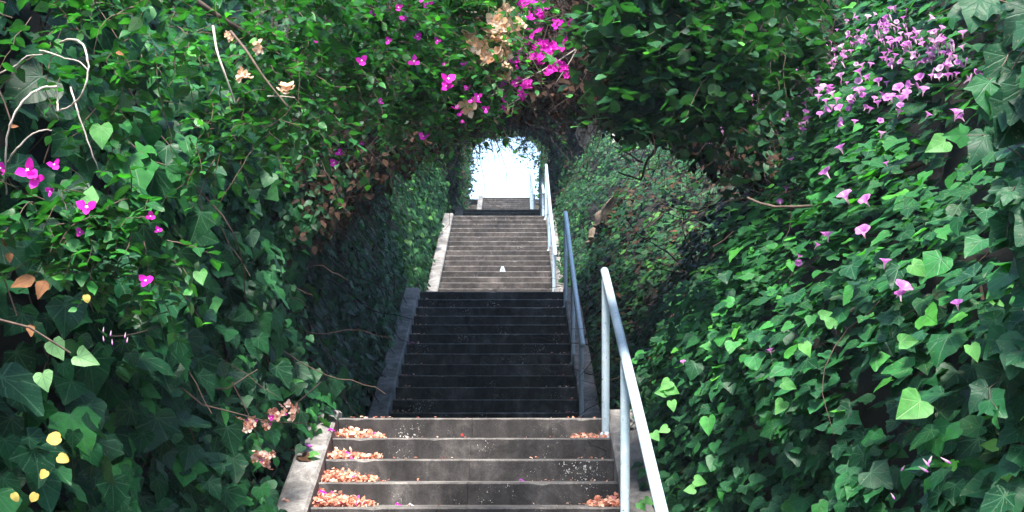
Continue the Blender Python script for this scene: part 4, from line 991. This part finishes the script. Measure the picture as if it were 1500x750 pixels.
# ------------------------------------------------------------------ dirt patch, pale trunk, bare branch at right of the covered part
dirt = at(908, 292, 19.5)
def patch():
    nd, nv = 26, 20
    D = np.linspace(18.6, 21.6, nd)[:, None]*np.ones((1, nv)); v = np.linspace(.47, .62, nv)[None]*np.ones((nd, 1))
    f, n_ = SR2.pts(D, v, .07)
    f = f + n_*(.05*nz(f, .5, 8))[..., None]
    b = f-n_*.4; K = nd*nv; idx = np.arange(K).reshape(nd, nv)
    q = np.stack([idx[:-1, :-1], idx[:-1, 1:], idx[1:, 1:], idx[1:, :-1]], -1).reshape(-1, 4); F = [q, q[:, ::-1]+K]
    for e in (idx[0], idx[-1][::-1], idx[:, 0][::-1], idx[:, -1]): F.append(np.stack([e[:-1], e[1:], e[1:]+K, e[:-1]+K], -1))
    props(mesh_obj('bare_earth', np.concatenate([f.reshape(-1, 3), b.reshape(-1, 3)]), np.concatenate(F), M['earth'], smooth=True), kind='structure')
patch()
tree = plant('pale_tree', at(902, 260, 27), 'slender pale trunk glimpsed behind the bank through the dark foliage', 'tree')
tube_obj('trunk', [at(898, 330, 27), at(903, 240, 27), at(900, 180, 27.3), at(905, 90, 27.6)], .10, .06, M['trunk'], tree, 20, 10, .004)
tube_obj('branch', [at(903, 215, 27.1), at(925, 180, 27), at(945, 150, 26.8)], .03, .015, M['trunk'], tree, 10, 7)
snag = plant('bare_branch', at(950, 250, 11), 'dark forked dead branch leaning over the right bank under the canopy', 'branch')
tube_obj('stem', [at(955, 190, 10.2), at(962, 215, 10.4), at(948, 235, 10.6), at(941, 258, 10.8), at(935, 262, 11), at(905, 252, 11.4)], .014, .007, M['bark'], snag, 16, 7, .002)
tube_obj('stem', [at(941, 238, 10.6), at(915, 222, 10.9), at(896, 213, 11.2)], .008, .004, M['bark'], snag, 10, 7, .002)

# ------------------------------------------------------------------ petals
def pile(label, d0, z, x0, x1, back, hmax, n, mats=('dry',), seed=0):
    """heap of dried bracts pushed against the riser behind: thickest at x0"""
    t = rng.uniform(0, 1, n)**1.5
    x = x0+(x1-x0)*t+rng.normal(size=n)*.012
    hh = hmax*(1-t)**.8*(.6+.4*np.sin(t*17+d0*5)**2)
    y = d0+rng.uniform(.03, back, n)
    z_ = z+.012+hh*rng.uniform(0, 1, n)*np.clip((y-d0)/back+.25, 0, 1)
    P = np.stack([x, y, z_], 1)
    Nn = unit(rng.normal(size=(n, 3))*.8+np.array([0, -.3, .8])); T = rng.normal(size=(n, 3))
    rn = np.clip(rng.beta(2, 2, n)*.93+(rng.uniform(size=n) < .05)*.5, 0, 1)
    v, f, r, u = leaves('bract', P, Nn, T, rng.uniform(.026, .042, n), rnd=rn, fold=.7, curl=1.1, wave=.12)
    v[:, 2] = np.maximum(v[:, 2], z+.002)
    ob = leaf_obj('petal_pile', [(v, f, r, u)], M['dry'], None, loc=((x0+x1)/2, d0+.1, z))
    props(ob, label, 'petals', 'drifts of fallen bracts on the lowest flight')
dt, t, n_, zt = FLIGHTS[0]
def tr_(k): return dt-k*t, zt-k*RISE
ords = ['first', 'second', 'third', 'fourth', 'fifth']
for k, (x1, h, n, lab) in enumerate([
        (-.99, .075, 260, 'peach and pink petal drift at left end of the first tread below the landing'),
        (-1.0, .06, 240, 'petal drift with one magenta bract at left end of second tread below the landing'),
        (-1.02, .085, 330, 'heaped pale orange petal drift at left end of the third tread below the landing'),
        (-1.05, .10, 420, 'deepest petal drift, at left end of the fourth tread below the landing')]):
    d0, z = tr_(k+1)
    pile(lab, d0, z, XL+.03, x1+.03*k, .30, h*1.05, int(n*.95))
d0, z = tr_(1); pile('thin scatter of petals around the base of the nearest handrail top post', d0, z, XR-.02, XR-.26, .3, .022, 70)
d0, z = tr_(4); pile('small orange petal drift at the right end of the fourth tread below the landing', d0, z, XR-.02, XR-.20, .3, .06, 130)
d0, z = tr_(5); pile('petal drift at the left end of the fifth tread, cut by the bottom edge', d0, z, XL+.03, -1.0, .3, .07, 200)
pd2, pt2, _, pz2 = FLIGHTS[1]
dp = plant('petal_scatter', (XC, pd2-6*pt2, pz2-6*RISE), 'dull petals lying along both ends of the dark second flight', 'petals')
Pp = []
for k in range(1, 13):
    for q in range(16):
        sd = rs.random() < .5
        x = XL+.03+abs(rs.gauss(0, .09)) if sd else XR-.03-abs(rs.gauss(0, .10))
        Pp.append((x, pd2-k*pt2+rs.uniform(.02, .3), pz2-k*RISE+.012))
Pp = np.array(Pp); n = len(Pp)
leaf_obj('petals', [leaves('bract', Pp, unit(rng.normal(size=(n, 3))*.5+np.array([0, 0, 1.])), rng.normal(size=(n, 3)), rng.uniform(.02, .035, n), fold=.6, curl=.9)], M['dry'], dp)
sc_ = plant('petal_scatter', (XC, 8.5, -.3), 'sparse loose petals lying across the treads of the nearest flight', 'petals')
Pp = []
for k in range(0, 6):
    for q in range(26):
        x = XL+.05+abs(rs.gauss(0, .35)) if rs.random() < .6 else XR-.05-abs(rs.gauss(0, .25))
        if x < XR-.03: Pp.append((x, FLIGHTS[0][0]-k*FLIGHTS[0][1]+rs.uniform(.02, .3), FLIGHTS[0][3]-k*RISE+.010))
Pp = np.array(Pp); n = len(Pp)
leaf_obj('petals', [leaves('bract', Pp, unit(rng.normal(size=(n, 3))*.5+np.array([0, 0, 1.])), rng.normal(size=(n, 3)), rng.uniform(.014, .028, n), fold=.6, curl=.9)], M['dry'], sc_)
def lone(label, mat, px=None, py=None, x=None, d=None, z=None, s=.035):
    p = np.array([x, d, z])
    ob = leaf_obj('petal', [leaves('bract', np.array([p, p+np.array([.004, .004, .003])]), unit(np.array([[.1, -.5, .8], [-.3, -.6, .7]])), np.array([[1., .3, .2], [-.8, .3, .3]]), np.array([s, s*.8]), fold=.5, curl=.8)], M[mat], None, loc=p)
    props(ob, label, 'petal', 'single fallen petals')
def on_tread(px, k, fi=0, back=.06):
    dt, t, n, zt = FLIGHTS[fi]; d = dt-k*t+back; return (px-CX)*d/FP, d, zt-k*RISE+.014
x, d, z = on_tread(582, 4); lone('bright purple petal on the fourth tread, right of the deepest drift', 'magenta', x=x, d=d, z=z, s=.03)
x, d, z = on_tread(601, 4); lone('pale pink petal on the fourth tread just right of the purple one', 'throat', x=x, d=d, z=z, s=.028)
x, d, z = on_tread(763, 3, back=.03); lone('pink petal alone near the middle of the third tread edge', 'orchid', x=x, d=d, z=z, s=.035)
x, d, z = on_tread(508, 2); lone('magenta petal lying in the second petal drift from the top', 'magenta', x=x, d=d, z=z+.03, s=.03)
x, d, z = on_tread(470, 4); lone('magenta petal on top of the deepest petal drift', 'magenta', x=x, d=d, z=z+.085, s=.045)
x, d, z = on_tread(601, 6, 1); lone('magenta petal at the left side of the dark second flight', 'magenta', x=x, d=d, z=z, s=.06)
def on_curb(px, py):
    # left curb of the lowest flight: solve for the depth of the sloped top
    for d in np.linspace(9.7, 5.8, 800):
        zz = FLIGHTS[0][3]-(FLIGHTS[0][0]-d)/FLIGHTS[0][1]*RISE+.055
        if CY-zz*FP/d >= py: return (px-CX)*d/FP, d, zz+.012
x, d, z = on_curb(484, 632); lone('purple petal near the top end of the lowest left curb', 'magenta', x=x, d=d, z=z, s=.04)
x, d, z = on_curb(449, 656); lone('pink petal half way down the lowest left curb, near a green leaf', 'orchid', x=x, d=d, z=z, s=.045)
x, d, z = on_curb(417, 735); lone('withered peach petal low down on the lowest left curb', 'dry', x=x, d=d, z=z, s=.045)
ob = leaf_obj('petal', [leaves('bract', np.array([[(677-CX)*9.76/FP, 9.757, zp(635, 9.76)]]), np.array([[0, -1., .05]]), np.array([[0, 0, -1.]]), np.array([.022]))], M['red'], None, loc=((677-CX)*9.76/FP, 9.757, zp(635, 9.76)))
props(ob, 'tiny red speck stuck to the topmost riser of the lowest flight', 'petal')
# sprig of leaves leaning over the curb
spr = plant('ivy_sprig', at(440, 668, 7.9), 'small sprig with one bright green leaf lying across the lowest left curb', 'ivy')
x, d, z = on_curb(455, 668)
one_leaf('leaf', 'heart', M['fresh'], spr, 461, 668, d-.05, .085, (1, 0, -.2), nrm=(-.2, -.6, .8), rnd=.9, label='bright yellow green leaf')
one_leaf('leaf', 'ivy3', M['ivy'], spr, 440, 660, d-.05, .08, (-.4, 0, -.8), nrm=(0, -.7, .7), rnd=.4)
one_leaf('leaf', 'ivy3', M['litter'], spr, 447, 674, d-.05, .09, (.4, 0, -.5), nrm=(0, -.7, .7), rnd=.8)
tube_obj('stem', [at(400, 650, d+.1), at(430, 660, d), at(458, 668, d-.04)], .004, .002, M['bark'], spr, 10, 6)

# ------------------------------------------------------------------ air
def haze_box():
    x0, x1, y0, y1, z0, z1 = -701., 701., -401., 901., -3.2, 16.5
    V = [(a, b, c) for a in (x0, x1) for b in (y0, y1) for c in (z0, z1)]
    F = [(0, 1, 3, 2), (4, 6, 7, 5), (0, 4, 5, 1), (2, 3, 7, 6), (0, 2, 6, 4), (1, 5, 7, 3)]
    m, nt, nodes, L = newmat('haze'); v = N(nt, 'ShaderNodeVolumePrincipled'); v.inputs['Color'].default_value = (.55, .78, 1, 1)
    v.inputs['Density'].default_value = HAZE; v.inputs['Anisotropy'].default_value = .0
    o = N(nt, 'ShaderNodeOutputMaterial'); L.new(v.outputs[0], o.inputs['Volume'])
    props(mesh_obj('haze', V, F, m), kind='stuff')
HAZE = .0008
haze_box()
# ------------------------------------------------------------------ camera, sun, sky
cam = bpy.data.cameras.new('camera'); co = bpy.data.objects.new('camera', cam); COL.objects.link(co)
co.location = (0, 0, 0); co.rotation_euler = (R(90), 0, 0)
cam.sensor_width = 36; cam.lens = 36*FP/1500
cam.shift_x = (750-CX)/1500; cam.shift_y = (CY-375)/1500
cam.clip_start = .05; cam.clip_end = 3000
scn.camera = co
EL, AZ = 60., -174.   # azimuth from +Y towards +X
sd = np.array([math.sin(R(AZ))*math.cos(R(EL)), math.cos(R(AZ))*math.cos(R(EL)), math.sin(R(EL))])
sl = bpy.data.lights.new('sun', 'SUN'); so = bpy.data.objects.new('sun', sl); COL.objects.link(so)
so.rotation_euler = Vector(-sd).to_track_quat('-Z', 'Y').to_euler()
sl.energy = 2.8; sl.angle = R(14); sl.color = (1, .95, .87)
w = bpy.data.worlds.new('World'); scn.world = w; w.use_nodes = True
nt = w.node_tree; nt.nodes.clear()
sky = nt.nodes.new('ShaderNodeTexSky'); sky.sky_type = 'NISHITA'; sky.sun_disc = False
sky.sun_elevation = R(EL); sky.sun_rotation = R(AZ)
bg = nt.nodes.new('ShaderNodeBackground'); bg.inputs[1].default_value = .11
wo = nt.nodes.new('ShaderNodeOutputWorld'); nt.links.new(sky.outputs[0], bg.inputs[0]); nt.links.new(bg.outputs[0], wo.inputs[0])
scn.view_settings.view_transform = 'Standard'; scn.view_settings.look = 'None'; scn.view_settings.gamma = 1
scn.view_settings.exposure = 2.55
scn.render.engine = 'CYCLES'
cy = scn.cycles
cy.use_denoising = True; cy.max_bounces = 6; cy.diffuse_bounces = 4; cy.glossy_bounces = 2; cy.transmission_bounces = 3
cy.use_adaptive_sampling = True; cy.adaptive_threshold = .02; cy.caustics_reflective = False; cy.caustics_refractive = False
